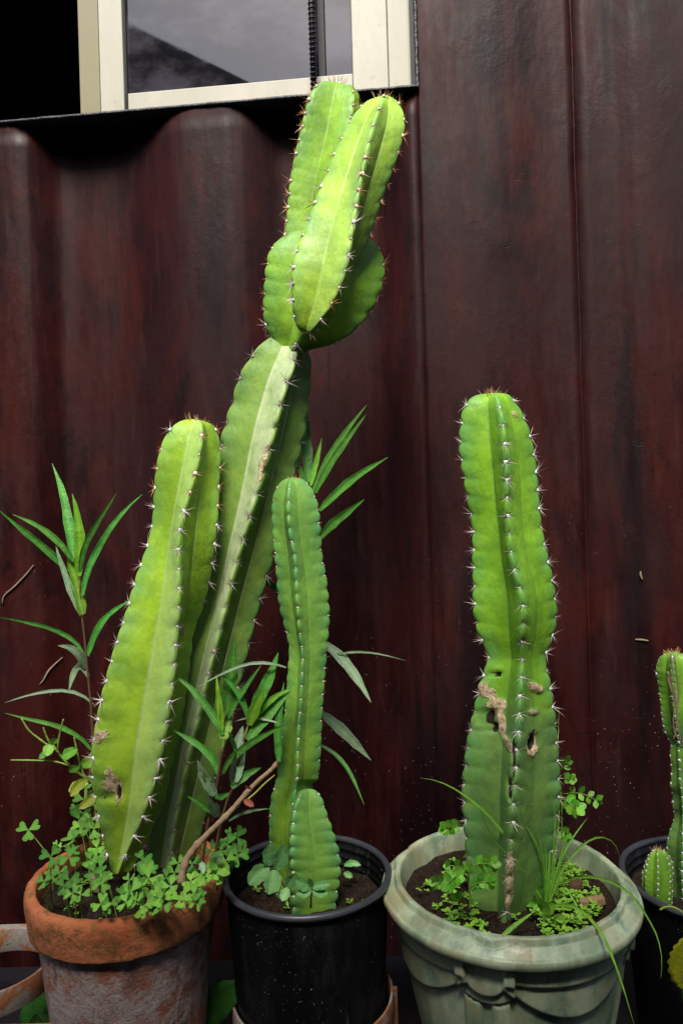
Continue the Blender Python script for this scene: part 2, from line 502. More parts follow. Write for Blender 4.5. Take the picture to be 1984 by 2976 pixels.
#@@STRUCT
# ------------------------------------------------------------------ setting: ground, container wall, house opposite
gb = MB()
gb.add([(-150, -150, 0), (150, -150, 0), (150, 150, 0), (-150, 150, 0)], [(0, 1, 2, 3)])
tag(gb.build('ground', M['ground'], smooth=False), 'dark bare yard ground under the pot bench', 'ground', kind='structure')

AL = math.radians(5.6)
WN = Vector((math.sin(AL), math.cos(AL), 0))      # into the wall
WS = Vector((math.cos(AL), -math.sin(AL), 0))     # along the wall, to the right
W0 = Vector((0, 1.52, 0))
def W(px, py, off=0.0):
    """where the view through a photo point meets the plane OFF metres behind the wall's face: (along, height)"""
    d = Vector(ray(px, py))
    o = Vector((0, 0, H0))
    t = ((W0 - o).dot(WN) + off) / d.dot(WN)
    p = o + d * t
    return (p - W0).dot(WS), p.z
def wp(s, off, z):
    return W0 + WS * s + WN * off + Vector((0, 0, z))
WM = Matrix.Translation(W0) @ Matrix(((WS.x, WN.x, 0, 0), (WS.y, WN.y, 0, 0), (0, 0, 1, 0), (0, 0, 0, 1)))

DEEP = 0.075
prof = []
for px, lv in ((-1500, 0), (-1290, 0), (-1160, 1), (-950, 1), (-820, 0), (-610, 0), (-470, 1), (-260, 1), (-110, 0), (76, 0), (190, 1), (385, 1), (520, 0), (700, 0), (835, 1), (1090, 1),
               (1204, 0), (1424, 0), (1590, 1), (1785, 1), (1866, 0), (2080, 0), (2230, 1), (2440, 1), (2570, 0), (2790, 0), (2930, 1), (3150, 1), (3290, 0), (3500, 0)):
    dp = DEEP * lv * (.26 if px > 1300 else 1)
    prof.append((W(px, 700, dp)[0], dp))
q = np.array(prof)
for _ in range(3):
    r_ = [q[0]]
    for a, b in zip(q[:-1], q[1:]):
        r_ += [a * .85 + b * .15, a * .15 + b * .85]
    r_.append(q[-1]); q = np.array(r_)
PROF = q
z_sill = sum(W(x, y)[1] for x, y in ((20, 353), (600, 303), (1150, 255))) / 3
s_jamb = W(1206, 150)[0]
s_seam = W(1676, 700, DEEP * .26)[0]
Z_BOT, Z_TOP, Z_HEAD = 0.16, 2.75, H0 + 1.26
S_L, S_R = PROF[0, 0], PROF[-1, 0]

cont = thing('shipping_container', wp(0, 0, 0), 'dark maroon corrugated steel container wall with a window cut into it', 'container')
def panel(s0, s1, z0, z1, name='corrugated_panel', label=None):
    cols = [(s0, float(np.interp(s0, PROF[:, 0], PROF[:, 1])))] + [tuple(c) for c in PROF if s0 + .004 < c[0] < s1 - .004] + [(s1, float(np.interp(s1, PROF[:, 0], PROF[:, 1])))]
    nz = max(2, int((z1 - z0) / .05))
    b = MB(); vs = []; fs = []
    for i in range(nz + 1):
        z = z0 + (z1 - z0) * i / nz
        for s, o in cols:
            # slight dents of the sheet
            d = .0035 * mnoise.noise(Vector((s * 3.1, z * 2.2, 4.2))) + .0012 * mnoise.noise(Vector((s * 11, z * 7, 1.2)))
            vs.append(wp(s, max(o + d, -.002), z))
    k = len(cols)
    for i in range(nz):
        for j in range(k - 1):
            fs.append((i * k + j, i * k + j + 1, (i + 1) * k + j + 1, (i + 1) * k + j))
    b.add(vs, fs)
    o = b.build(name, M['wall'], cont)
    md = o.modifiers.new('sheet', 'SOLIDIFY'); md.thickness = .0025; md.offset = -1
    return o
panel(S_L, s_jamb, Z_BOT, z_sill - .005)
panel(s_jamb, s_seam - .0015, Z_BOT, Z_TOP)
panel(s_seam + .0015, S_R, Z_BOT, Z_TOP)
panel(S_L, s_jamb, Z_HEAD, Z_TOP)
b = MB()
pts = [wp(s_seam + .0016 * mnoise.noise(Vector((0, 0, z * 9))), DEEP * .26 + .0005, z) for z in np.linspace(Z_BOT, Z_TOP, 240)]
b.tube(pts, [.0024 + .0010 * mnoise.noise(Vector((3, 1, z * 60))) for z in np.linspace(0, 2.4, 240)], 6)
b.build('weld_seam', M['wall'], cont)
# sill plate and jamb of the opening
b = MB()
s_open = S_L + .35
vs, fs = [], []
n_ = 160
for i in range(n_ + 1):
    s = s_open + (s_jamb + .004 - s_open) * i / n_
    dz = .0012 * mnoise.noise(Vector((s * 14, 0, 0))) + .0010 * mnoise.noise(Vector((s * 50, 2, 0)))
    dy = .0012 * mnoise.noise(Vector((s * 33, 5, 0)))
    for off, z in ((-.005 + dy, z_sill - .005), (-.006 + dy, z_sill - .001 + dz), (-.003 + dy, z_sill + .002 + dz), (.10, z_sill + .002), (.10, z_sill - .005)):
        vs.append(wp(s, off, z))
for i in range(n_):
    for j in range(5):
        fs.append((i * 5 + j, i * 5 + (j + 1) % 5, (i + 1) * 5 + (j + 1) % 5, (i + 1) * 5 + j))
b.add(vs, fs); b.build('sill_plate', M['steel_edge'], cont)
b = MB()
zs = np.linspace(z_sill - .006, Z_HEAD, 170)
b.tube([wp(s_jamb + .0022 + .0012 * mnoise.noise(Vector((1, 0, z * 40))), -.001, z) for z in zs], [.0038 + .0017 * mnoise.noise(Vector((5, 0, z * 75))) for z in zs], 7)
b.build('weld_bead', M['steel_edge'], cont)
b = MB(); b.box(s_jamb - .010, s_jamb - .001, .004, .10, z_sill + .003, Z_HEAD - .001, WM); b.build('jamb_plate', M['gasket'], cont, False)
# the rest of the box
b = MB(); b.box(S_L, S_R, .07, 2.4, Z_TOP + .002, Z_TOP + .06, WM); b.build('roof_panel', M['wall'], cont, False)
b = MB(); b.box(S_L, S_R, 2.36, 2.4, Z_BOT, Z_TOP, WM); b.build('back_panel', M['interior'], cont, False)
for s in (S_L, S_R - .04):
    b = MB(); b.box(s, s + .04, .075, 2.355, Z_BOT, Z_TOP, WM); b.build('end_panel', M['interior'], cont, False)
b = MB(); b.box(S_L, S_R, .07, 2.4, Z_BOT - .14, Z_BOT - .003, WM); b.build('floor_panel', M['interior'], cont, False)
b = MB(); b.box(S_L, S_R, -.01, .065, Z_TOP + .001, Z_TOP + .062, WM); b.build('top_rail', M['wall'], cont, False, .004)
b = MB(); b.box(S_L, S_R, -.01, .065, Z_BOT - .14, Z_BOT - .002, WM); b.build('bottom_rail', M['wall'], cont, False, .004)

# window: a part of the container, its members are sub-parts
win = bpy.data.objects.new('window', None); COL.objects.link(win); win.parent = cont
OFF = .022
def wmember(name, x0, x1, off, depth, z0, z1, mat, yref=150, bevel=.002):
    s0, s1 = W(x0, yref, off)[0], W(x1, yref, off)[0]
    b = MB(); b.box(s0, s1, off, off + depth, z0, z1, WM)
    return b.build(name, M[mat], win, False, bevel)
zs0 = z_sill + .0035
z_top = Z_HEAD - .002
zr = W(640, 244, OFF)[1]                       # top edge of the bottom rail
zr0 = zs0
# open sash edge and side stile
wmember('frame_stile', 229, 288, OFF + .012, .045, zs0, z_top, 'frame_olive')
wmember('frame_stile', 288.6, 357, OFF, .05, zs0, z_top, 'frame')
wmember('gasket', 358, 367, OFF + .012, .03, zs0, z_top, 'gasket', bevel=0)
wmember('bottom_rail', 368, 1022, OFF + .004, .04, zs0, zr, 'frame')
wmember('frame_stile', 1022.8, 1126, OFF, .05, zs0, z_top, 'frame')
wmember('frame_stile', 1127.2, 1194, OFF + .003, .05, zs0, z_top, 'frame')
wmember('mullion', 925, 943, OFF + .008, .03, zr + .001, z_top - .05, 'gasket', bevel=0)
wmember('top_rail', 368, 1022, OFF + .004, .04, z_top - .048, z_top, 'frame')
wmember('pane', 368, 924.6, OFF + .020, .006, zr + .001, z_top - .05, 'glass', bevel=0)
wmember('pane', 943.4, 1022, OFF + .024, .006, zr + .001, z_top - .05, 'glass', bevel=0)
wmember('frame_stile', -560, -480, OFF, .05, zs0, z_top, 'frame')
wmember('top_rail', -479, 228, OFF + .004, .04, z_top - .048, z_top, 'frame')
# twisted rebar in front of the pane
b = MB()
s_b = W(907, 100, -.012)[0]
zz = np.linspace(z_sill - .02, Z_HEAD + .02, 2)
b.tube([wp(s_b, -.012, z) for z in zz], .0058, 10)
z = z_sill - .015
while z < Z_HEAD + .02:
    ring = [wp(s_b + .0068 * math.cos(a), -.012 + .0068 * math.sin(a), z + .0016 * math.sin(a * 1 + .5)) for a in np.linspace(0, 2 * math.pi, 11)]
    b.tube(ring, .0013, 4, cap=False)
    z += .0105
b.build('security_bar', M['bar'], cont)

# the house opposite, seen mirrored in the pane
def mirror_dir(px, py):
    d = Vector(ray(px, py)).normalized()
    t = (W0 - Vector((0, 0, H0))).dot(WN) / d.dot(WN)
    hit = Vector((0, 0, H0)) + d * t
    return hit, d - 2 * d.dot(WN) * WN
def house_pt(px, py, ydist):
    hit, r = mirror_dir(px, py)
    return hit + r * ((hit.y + ydist) / -r.y)
ha = house_pt(720, 228, 6.0); hb = house_pt(470, 108, 6.0)
slope = (hb.z - ha.z) / (ha.x - hb.x)
eave_x = ha.x + 1.0
eave_z = ha.z - slope * 1.0
apex_x = hb.x - 2.0
apex_z = hb.z + slope * 2.0
x_l = 2 * apex_x - eave_x
house = thing('house', (apex_x, -6.3, 0), 'dark gabled house mirrored in the window pane', 'house')
b = MB()
y0, y1 = -6.3, -12.0
vs = [(x_l + .3, y0, 0), (eave_x - .3, y0, 0), (eave_x - .3, y0, eave_z + .1), (apex_x, y0, apex_z - .12), (x_l + .3, y0, eave_z + .1)]
vs += [(x, y1, z) for x, _, z in vs]
b.add(vs, [(0, 1, 2, 3, 4), (9, 8, 7, 6, 5), (0, 5, 6, 1), (1, 6, 7, 2), (4, 9, 5, 0)])
b.build('wall', M['house_wall'], house, False)
b = MB()
for sx, ex in ((apex_x, eave_x), (apex_x, x_l)):
    vs = [(sx, -6.0, apex_z), (ex, -6.0, eave_z), (ex, -12.3, eave_z), (sx, -12.3, apex_z)]
    vs += [(x, y, z - .14) for x, y, z in vs]
    b.add(vs, [(0, 1, 2, 3), (7, 6, 5, 4), (0, 4, 5, 1), (1, 5, 6, 2), (2, 6, 7, 3), (3, 7, 4, 0)])
b.build('roof', M['house_roof'], house, False)
b = MB(); b.box(apex_x + .4, apex_x + 1.5, -6.36, -6.302, 0.9, 2.1); b.build('window', M['glass'], house, False)
b = MB(); b.box(eave_x - 1.6, eave_x - .7, -6.36, -6.302, 0.02, 2.1); b.build('door', M['gasket'], house, False)

# unseen wall added behind the camera to darken the lower container wall
bw_ = thing('light_blocking_wall', (0, -.85, 0), 'added unseen wall behind the camera, blocking low sun and sky', 'wall')
b = MB(); b.box(-7, 7, -1.05, -.85, .001, 3.44); b.build('wall', M['house_wall'], bw_, False)
b = MB(); b.box(-7.05, 7.05, -1.09, -.81, 3.441, 3.50); b.build('blocker_cap', M['house_roof'], bw_, False, .01)

# ------------------------------------------------------------------ bench and pots
Z_BENCH = H0 - .86
bench = thing('plant_bench', (0, 1.12, 0), 'low dark metal bench under the row of cactus pots', 'bench')
b = MB(); b.box(-.95, 1.05, .82, 1.40, Z_BENCH - .03, Z_BENCH - .001); b.build('shelf', M['bar'], bench, False, .003)
for x in (-.9, 1.0):
    for y in (.86, 1.36):
        b = MB(); b.box(x - .02, x + .02, y - .02, y + .02, .001, Z_BENCH - .031); b.build('leg', M['bar'], bench, False, .002)

def lathe(b, c, profile, n=96, disp=None, mi=0):
    vs, fs = [], []
    for i, (r, z) in enumerate(profile):
        for j in range(n):
            a = 2 * math.pi * j / n
            rr, zz = r, z
            if disp: rr, zz = disp(i, a, r, z)
            vs.append((c[0] + rr * math.sin(a), c[1] - rr * math.cos(a), c[2] + zz))
    for i in range(len(profile) - 1):
        for j in range(n):
            fs.append((i * n + j, i * n + (j + 1) % n, (i + 1) * n + (j + 1) % n, (i + 1) * n + j))
    b.add(vs, fs, mi)

def prof_pts(pts, k):
    return [tuple(p) for p in resample(pts, k, 2)]

def soil(pot, c, r, z, seed):
    b = MB(); n, m = 48, 16
    vs = [(c[0], c[1], z + .004)]; fs = []
    for i in range(1, m + 1):
        for j in range(n):
            a = 2 * math.pi * j / n; rr = r * i / m
            x, y = c[0] + rr * math.sin(a), c[1] - rr * math.cos(a)
            h = .008 * mnoise.noise(Vector((x * 22, y * 22, seed))) + .004 * mnoise.noise(Vector((x * 70, y * 70, seed)))
            vs.append((x, y, z + h))
    for j in range(n):
        fs.append((0, 1 + j, 1 + (j + 1) % n))
        for i in range(m - 1):
            fs.append((1 + i * n + j, 1 + (i + 1) * n + j, 1 + (i + 1) * n + (j + 1) % n, 1 + i * n + (j + 1) % n))
    b.add(vs, fs)
    o = b.build('soil', M['soil'], pot)
    o['kind'] = 'stuff'
    return o

def wob(amp, k, seed):
    return lambda i, a, r, z: (r * (1 + amp * mnoise.noise(Vector((math.sin(a) * k, math.cos(a) * k, z * 14 + seed)))), z + amp * .05 * mnoise.noise(Vector((math.sin(a) * k * 2, math.cos(a) * k * 2, seed))))

# terracotta pot
h1, d1 = .545, 1.12
c1 = P(370, 2500, d1); c1 = Vector((c1.x, d1, H0 - h1))
pot1 = thing('terracotta_pot', (c1.x, c1.y, Z_BENCH), 'terracotta flower pot with orange rim and lime-stained body, leftmost pot', 'flower pot', 'pots in a row along the wall')
R1 = .149
b = MB()
lathe(b, c1, [tuple(x) for x in resample([(R1 * .86, -.036), (R1 * .868, -.010), (R1 * .885, 0), (R1 * .95, 0), (R1 * .985, -.005), (R1 * .998, -.016), (R1 * .985, -.034), (R1 * .965, -.054), (R1 * .955, -.0585), (R1 * .885, -.0590)], 60, 1)], 160, wob(.014, 9, 1))
b.build('rim', M['clay_rim'], pot1)
b = MB()
lathe(b, c1, prof_pts([(R1 * .90, -.0575), (R1 * .875, -.08), (R1 * .80, -.18), (R1 * .72, -.30), (R1 * .70, Z_BENCH - c1.z + .001), (R1 * .3, Z_BENCH - c1.z + .0005), (.002, Z_BENCH - c1.z + .0005)], 30), 96, wob(.006, 4, 3))
b.build('body', M['clay_body'], pot1)
b = MB()
lathe(b, c1, [(R1 * .855, -.03), (R1 * .82, -.10)], 96); b.build('inner_wall', M['clay_body'], pot1)
soil(pot1, c1, R1 * .85, c1.z - .030, 2.0)

# black nursery pots (middle, far right)
def nursery_pot(cx, cy, cz, R, label, soil_drop):
    p = thing('nursery_pot', (cx, cy, Z_BENCH), label, 'flower pot', 'pots in a row along the wall')
    c = Vector((cx, cy, cz)); zb = Z_BENCH - cz
    b = MB()
    ring = [(R * .965 + 0.0055 * math.cos(a), -.005 + .0055 * math.sin(a)) for a in np.linspace(0, 2 * math.pi, 13)]
    lathe(b, c, ring, 96, wob(.006, 2, 5)); b.build('rim', M['black_rim'], p)
    b = MB()
    lathe(b, c, prof_pts([(R * .955, -.010), (R * .945, -.05), (R * .90, -.15), (R * .84, zb + .004), (R * .82, zb + .001), (.002, zb + .001)], 24), 96)
    inner = [(R * .94, -.008)]
    for k in range(5):
        z = -.016 - k * .014
        inner += [(R * (.935 - k * .006), z), (R * (.920 - k * .006), z - .002), (R * (.920 - k * .006), z - .004), (R * (.932 - k * .006), z - .006)]
    inner.append((R * .86, -.13))
    lathe(b, c, inner, 96)
    b.build('body', M['black'], p)
    soil(p, c, R * .90, cz - soil_drop, 5.0 + cx)
    return p, c
d2, h2 = 1.15, .568
c2 = P(893, 2530, d2)
pot2, c2 = nursery_pot(c2.x, d2, H0 - h2, .1335, 'black plastic nursery pot speckled with white dust, between terracotta and green pots', .052)
d4, h4 = 1.16, .600
c4 = P(2075, 2500, d4)
pot4, c4 = nursery_pot(c4.x, d4, H0 - h4, .145, 'black plastic nursery pot cut off by the right edge, behind the green pot', .045)

# green glazed pot with swags
h3, d3 = .564, 1.115
c3 = P(1472, 2530, d3); c3 = Vector((c3.x, d3, H0 - h3))
pot3 = thing('glazed_urn_pot', (c3.x, c3.y, Z_BENCH), 'weathered green glazed pot with a rolled lip and moulded swags', 'flower pot', 'pots in a row along the wall')
R3 = .1945
def sstep(x):
    x = min(1, max(0, x)); return x * x * (3 - 2 * x)
lip = [tuple(x) for x in resample([(R3 * .80, -.060), (R3 * .825, -.020), (R3 * .838, -.004), (R3 * .850, 0), (R3 * .895, 0), (R3 * .915, -.003), (R3 * .978, -.014), (R3 * .998, -.021), (R3 * .998, -.028), (R3 * .975, -.033), (R3 * .92, -.034), (R3 * .85, -.035)], 120, 2)]
def lip_disp(i, a, r, z):
    # engraved line round the lip, with a cusp above each pilaster; the band inside it stands proud
    dg = (math.degrees(a) + 23 + 45) % 90 - 45
    g = .893 + .030 * sstep(1 - abs(abs(dg - 3) - 0) / 9.0) - .012 * math.exp(-((abs(dg - 3) - 11) / 2.5) ** 2)
    rr = r / R3
    if z > -.031 and rr > .84:
        s = sstep((rr - g) / .010 + .5)
        notch = math.exp(-((rr - g - .008) / .008) ** 2)
        z = z - .0042 * s * (1 - sstep((rr - .97) / .03)) - .0058 * notch
        r = r + .0010 * mnoise.noise(Vector((math.sin(a) * 9, math.cos(a) * 9, z * 40)))
    return r, z
b = MB(); lathe(b, c3, lip, 300, lip_disp); b.build('lip', M['glaze'], pot3)
body = prof_pts([(R3 * .80, -.050), (R3 * .835, -.034), (R3 * .845, -.050), (R3 * .835, -.09), (R3 * .795, -.15), (R3 * .72, -.22), (R3 * .66, -.27), (R3 * .66, Z_BENCH - c3.z + .001), (.01, Z_BENCH - c3.z + .001)], 140)
def body_disp(i, a, r, z):
    v = -z - .040
    if v < -.01 or r < R3 * .5: return r, z
    dg = (math.degrees(a) + 23 + 45) % 90 - 45       # degrees from the nearest pilaster
    ad = abs(dg); m = 45 - ad                       # degrees from the middle of a swag
    e, out = .0016, 0.0
    l1 = .026 - .010 * (m / 45) ** 2                # hem right under the lip
    l2 = .030 + .046 * max(0, 1 - (m / 36.0) ** 2) # big swag
    l3 = .020 + .022 * math.sqrt(max(0, 1 - (ad / 9.0) ** 2)) if ad < 9 else 0
    l4 = .034 + .022 * math.sqrt(max(0, 1 - (ad / 13.0) ** 2)) if ad < 13 else 0
    def layer(l, hgt):
        k = 1 - sstep((v - l) / e)
        gr = math.exp(-((v - l - .0012) / .0016) ** 2)
        return hgt * k - .0030 * gr
    out += layer(l1, .0055) if ad > 9 else 0
    if m < 37: out += layer(l2, .0075)
    if l4: out += layer(l4, .007)
    if l3: out += layer(l3, .006)
    if v > .02:                                     # fluted pilaster
        out += .0060 * (sstep((ad - 2.2) / .6) - sstep((ad - 10.5) / .6)) * sstep((v - max(l4, .02)) / .003)
    return r + out, z
b = MB(); lathe(b, c3, body, 480, body_disp); b.build('body', M['glaze'], pot3)
soil(pot3, c3, R3 * .81, c3.z - .034, 9.0)

# rusty rings that hold pots
def hoop(c, r, h, t=.004, n=72, a0=0, a1=2 * math.pi):
    b = MB(); vs, fs = [], []
    for j in range(n):
        a = a0 + (a1 - a0) * j / n
        for rr, z in ((r, 0), (r + t, 0), (r + t, -h), (r, -h)):
            w = 1 + .004 * mnoise.noise(Vector((math.sin(a) * 3, math.cos(a) * 3, z * 30)))
            vs.append((c[0] + rr * w * math.sin(a), c[1] - rr * w * math.cos(a), c[2] + z))
    for j in range(n):
        k = (j + 1) % n
        for i in range(4):
            fs.append((j * 4 + i, j * 4 + (i + 1) % 4, k * 4 + (i + 1) % 4, k * 4 + i))
    b.add(vs, fs)
    return b
def ring_stand(cx, cy, ztop, r, band, label, legs=(1.62, -1.7)):
    st = thing('pot_ring_stand', (cx, cy, Z_BENCH), label, 'pot stand', 'rusty ring stands on the bench')
    hoop((cx, cy, ztop), r, band).build('ring', M['rust'], st, bevel=.0012)
    for a in legs:
        x, y = cx + (r + .007) * math.sin(a), cy - (r + .007) * math.cos(a)
        b = MB(); b.box(x - .004, x + .004, y - .004, y + .004, Z_BENCH + .0005, ztop - .006); b.build('leg', M['rust'], st, False, .001)
    return st
cl = PH(-20, 2790, .680)
st1 = ring_stand(cl.x, cl.y, H0 - .680, .086, .038, 'empty rusty white ring stand left of the terracotta pot')
# flat rails of that stand, behind and in front of the ring
zt = H0 - .680
b = MB(); b.box(cl.x - .16, cl.x + .10, cl.y + .091, cl.y + .112, zt - .012, zt - .007); b.build('rail', M['rust'], st1, False, .001)
a = PH(-160, 2966, .692); e = PH(150, 2977, .692)
b = MB(); b.box(a.x, e.x, e.y - .012, e.y + .004, H0 - .698, H0 - .692); b.build('rail', M['rust'], st1, False, .001)
st2 = ring_stand(c2.x + .003, c2.y, H0 - .757, .1235, .05, 'rusty ring stand around the foot of the middle black pot')
# ------------------------------------------------------------------ cacti
CAMP = Vector((0, 0, H0))
def spine_cluster(kind, seed, n=12, length=.0150, wool=.0031):
    rnd = random.Random(seed)
    bm = bmesh.new()
    bmesh.ops.create_icosphere(bm, subdivisions=1, radius=wool)
    for v in bm.verts:
        v.co.z = v.co.z * .6 + .0005
        v.co *= 1 + rnd.uniform(-.25, .25)
    for f in bm.faces: f.material_index = 0; f.smooth = True
    tl = bm.verts.layers.float.new('tipf')
    for i in range(n):
        az = 2 * math.pi * i / max(1, n - 1) + rnd.uniform(-.35, .35)
        el = rnd.uniform(.12, .75) if i < n - 1 else rnd.uniform(.9, 1.4)
        L = length * rnd.uniform(.30, 1.15) * (1.15 if i >= n - 2 else 1)
        d = Vector((math.cos(az) * math.cos(el), math.sin(az) * math.cos(el), math.sin(el)))
        u = d.orthogonal().normalized(); w = d.cross(u)
        r0 = .00052
        ring = [bm.verts.new(u * math.cos(t) * r0 + w * math.sin(t) * r0 + Vector((0, 0, .0008))) for t in (0, 2.1, 4.2)]
        tip = bm.verts.new(d * L); tip[tl] = 1.0
        for k in range(3):
            f = bm.faces.new((ring[k], ring[(k + 1) % 3], tip)); f.material_index = 1
    me = bpy.data.meshes.new('spine_cluster')
    bm.to_mesh(me); bm.free()
    wl, sp = {'pale': ('wool', 'spine_pale'), 'orange': ('wool', 'spine_orange'), 'dark': ('wool_old', 'spine_dark')}[kind]
    me.materials.append(M[wl]); me.materials.append(M[sp])
    return me
CL = {k: [spine_cluster(k, 10 * i + j) for j in range(4)] for i, k in enumerate(('pale', 'orange', 'dark'))}
CLS = {k: [spine_cluster(k, 90 + 10 * i + j, 6, .009, .0026) for j in range(3)] for i, k in enumerate(('pale', 'orange', 'dark'))}

def to_px(p):
    d = np.asarray(p) - np.array([0, 0, H0])
    x, y, z = d[..., 0] / d[..., 1], 1, d[..., 2] / d[..., 1]
    u, v = x * RC - z * RS, x * RS + z * RC
    return CX + u * F_PX, CY - v * F_PX

STEMS = {}
def stem(parent, name, Lp, Fp, Rp, d0, d1, nrib, nar, mat, rv=.62, cren=.10, sm=2, young=.15, old=.4, kinds=('orange', 'pale', 'pale'), clusters=CL, csize=1.0,
         tip=True, marks=(), chev=.35, spread=None, base_open=True, twist=0.0, per=8, wrinkle=.012, skip_ar=(0, 1), faces=None):
    """a ribbed stem; Lp, Fp, Rp are the left, front and right rib traced from the tip down"""
    K = nar * per + 1
    Ls, Fs, Rs = (resample(p[::-1], K, sm, .3) for p in (Lp, Fp, Rp))
    ts = np.linspace(0, 1, K)
    dl = spread or 2 * math.pi / nrib
    C, Rr, PHI, E, Dv = [], [], [], [], []
    for i in range(K):
        d = d0 + (d1 - d0) * ts[i]
        l, f, r = (P(*q[i], d) for q in (Ls, Fs, Rs))
        mid = (l + r) / 2; wv = r - l; w = max(wv.length, 1e-5); e = wv / w
        if i > 0 and w < .012: e = E[-1]
        off = max(-.45, min(.45, (f - mid).dot(e) / w)) * w
        phi = math.atan2(off / (1 - math.cos(dl)), w / (2 * math.sin(dl)))
        rad = w / (2 * math.cos(phi) * math.sin(dl))
        C.append(mid - e * rad * math.sin(phi) * math.cos(dl)); Rr.append(rad); PHI.append(phi); E.append(e)
    g = np.array([.1, .2, .4, .2, .1])
    PHI = np.convolve(np.pad(PHI, 2, 'edge'), g, 'valid')
    Cn = np.array([list(c) for c in C])
    Cn = np.stack([np.convolve(np.pad(Cn[:, k], 2, 'edge'), g, 'valid') for k in range(3)], 1)
    # angular columns of one face: rounded rib tip, straight slope down to the valley, straight slope up to the next rib
    half = math.pi / nrib; a0 = .085
    faces = faces or {}
    cols, fr, an, bandc = [], [], [], []        # (rib, angle from it), radius, distance from the rib 0..1, pale-band weight
    def slope(a, bta_full, rvk):
        if a <= a0: return 1 - .045 * (a / a0) ** 2
        x, bta = a - a0, bta_full - a0
        return .955 * rvk * math.sin(bta) / (.955 * math.sin(x) + rvk * math.sin(bta - x))
    for k in range(nrib):
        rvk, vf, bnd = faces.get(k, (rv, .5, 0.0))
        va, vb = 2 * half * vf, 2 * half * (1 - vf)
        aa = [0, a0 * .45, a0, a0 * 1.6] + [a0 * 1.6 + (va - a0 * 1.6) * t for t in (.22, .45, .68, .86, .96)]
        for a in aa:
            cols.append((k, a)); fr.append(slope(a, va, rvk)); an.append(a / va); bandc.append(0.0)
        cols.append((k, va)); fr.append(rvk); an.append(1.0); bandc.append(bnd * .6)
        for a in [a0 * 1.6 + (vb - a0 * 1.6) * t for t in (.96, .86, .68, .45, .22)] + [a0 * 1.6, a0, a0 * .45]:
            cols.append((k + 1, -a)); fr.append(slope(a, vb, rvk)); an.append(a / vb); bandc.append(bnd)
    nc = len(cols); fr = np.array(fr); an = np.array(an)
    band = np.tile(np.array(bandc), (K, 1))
    V = np.zeros((K, nc, 3)); rib = np.zeros((K, nc)); val = np.zeros((K, nc)); age = np.zeros((K, nc))
    rng = random.Random(len(name) * 7 + int(Lp[0][0]))
    seed = rng.uniform(0, 50)
    for i in range(K):
        c = Vector(Cn[i]); dv = (CAMP - c).normalized(); e = E[i]; e = (e - dv * e.dot(dv)).normalized()
        rvk = 1.0
        tt = ts[i]
        for j, (k, a) in enumerate(cols):
            kk = k % nrib
            ph = .5 * (kk % 2) + .13 * kk
            s = tt * nar + ph + (chev * an[j] ** .8) * 1.0
            u = s - math.floor(s)
            bump = abs(math.sin(math.pi * u)) ** .55
            wv = (1 - an[j]) ** 4.6
            rad = Rr[i] * fr[j]
            rad *= 1 + cren * (bump - .75) * wv
            rad += Rr[i] * wrinkle * (bump - .6) * (1 - an[j]) ** .4 * (1 if an[j] > .1 else .3)
            rad *= 1 + .018 * mnoise.noise(Vector((seed + kk * 3, tt * nar * .22, an[j])))
            th = PHI[i] + k * 2 * half + a + twist * (tt - .5)
            p = c + (e * math.sin(th) + dv * math.cos(th)) * rad
            V[i, j] = p
            rib[i, j] = 1 - an[j]; val[i, j] = an[j]; age[i, j] = 1 - sstep((tt - young) / max(.01, old))
    b = base_of(parent)
    vs = (V.reshape(-1, 3) - np.array(b)).tolist()
    fs = []
    for i in range(K - 1):
        for j in range(nc):
            fs.append((i * nc + j, i * nc + (j + 1) % nc, (i + 1) * nc + (j + 1) % nc, (i + 1) * nc + j))
    # close both ends
    for i, flip in ((0, True), (K - 1, False)):
        vs.append((V[i].mean(0) - np.array(b)).tolist()); m = len(vs) - 1
        for j in range(nc):
            q = (i * nc + j, i * nc + (j + 1) % nc, m)
            fs.append(q[::-1] if flip else q)
    me = bpy.data.meshes.new(name)
    me.from_pydata(vs, [], fs)
    me.polygons.foreach_set('use_smooth', [True] * len(fs))
    me.materials.append(mat)
    # scars traced on the side one sees
    tan = np.zeros((K, nc)); dark = np.zeros((K, nc))
    if marks:
        px, py = to_px(V)
        facing = np.array([[math.cos(PHI[i] + k * 2 * half + a) for k, a in cols] for i in range(K)])
        for mx, my, rx, ry, rot, typ in marks:
            cr, sr = math.cos(math.radians(rot)), math.sin(math.radians(rot))
            dx, dy = px - mx, py - my
            q = ((dx * cr + dy * sr) / rx) ** 2 + ((-dx * sr + dy * cr) / ry) ** 2
            wgt = np.clip(1.35 - q * .85, 0, 1) * (facing > .05)
            if typ == 'tan': tan = np.maximum(tan, wgt)
            else: dark = np.maximum(dark, wgt)
    for nm, arr in (('rib', rib), ('val', val), ('age', age), ('tan', tan), ('dark', dark), ('band', band)):
        at = me.attributes.new(nm, 'FLOAT', 'POINT')
        at.data.foreach_set('value', list(arr.reshape(-1)) + [arr[0].mean(), arr[-1].mean()])
    if marks:
        axis = Cn[:, None, :]
        for i in range(K):
            for j in range(nc):
                if tan[i, j] > 0 or dark[i, j] > 0:
                    outv = V[i, j] - Cn[i]; L_ = np.linalg.norm(outv)
                    outv = outv / max(L_, 1e-6)
                    nv = np.array(me.vertices[i * nc + j].co) + outv * (.0042 * tan[i, j] * (.6 + .8 * mnoise.noise(Vector(V[i, j] * 90))) * (1 - dark[i, j]) - .012 * dark[i, j])
                    me.vertices[i * nc + j].co = nv
    me.update()
    so = link(name, me, parent)
    # areoles with spines along the ribs
    ncr = len(cols) // nrib
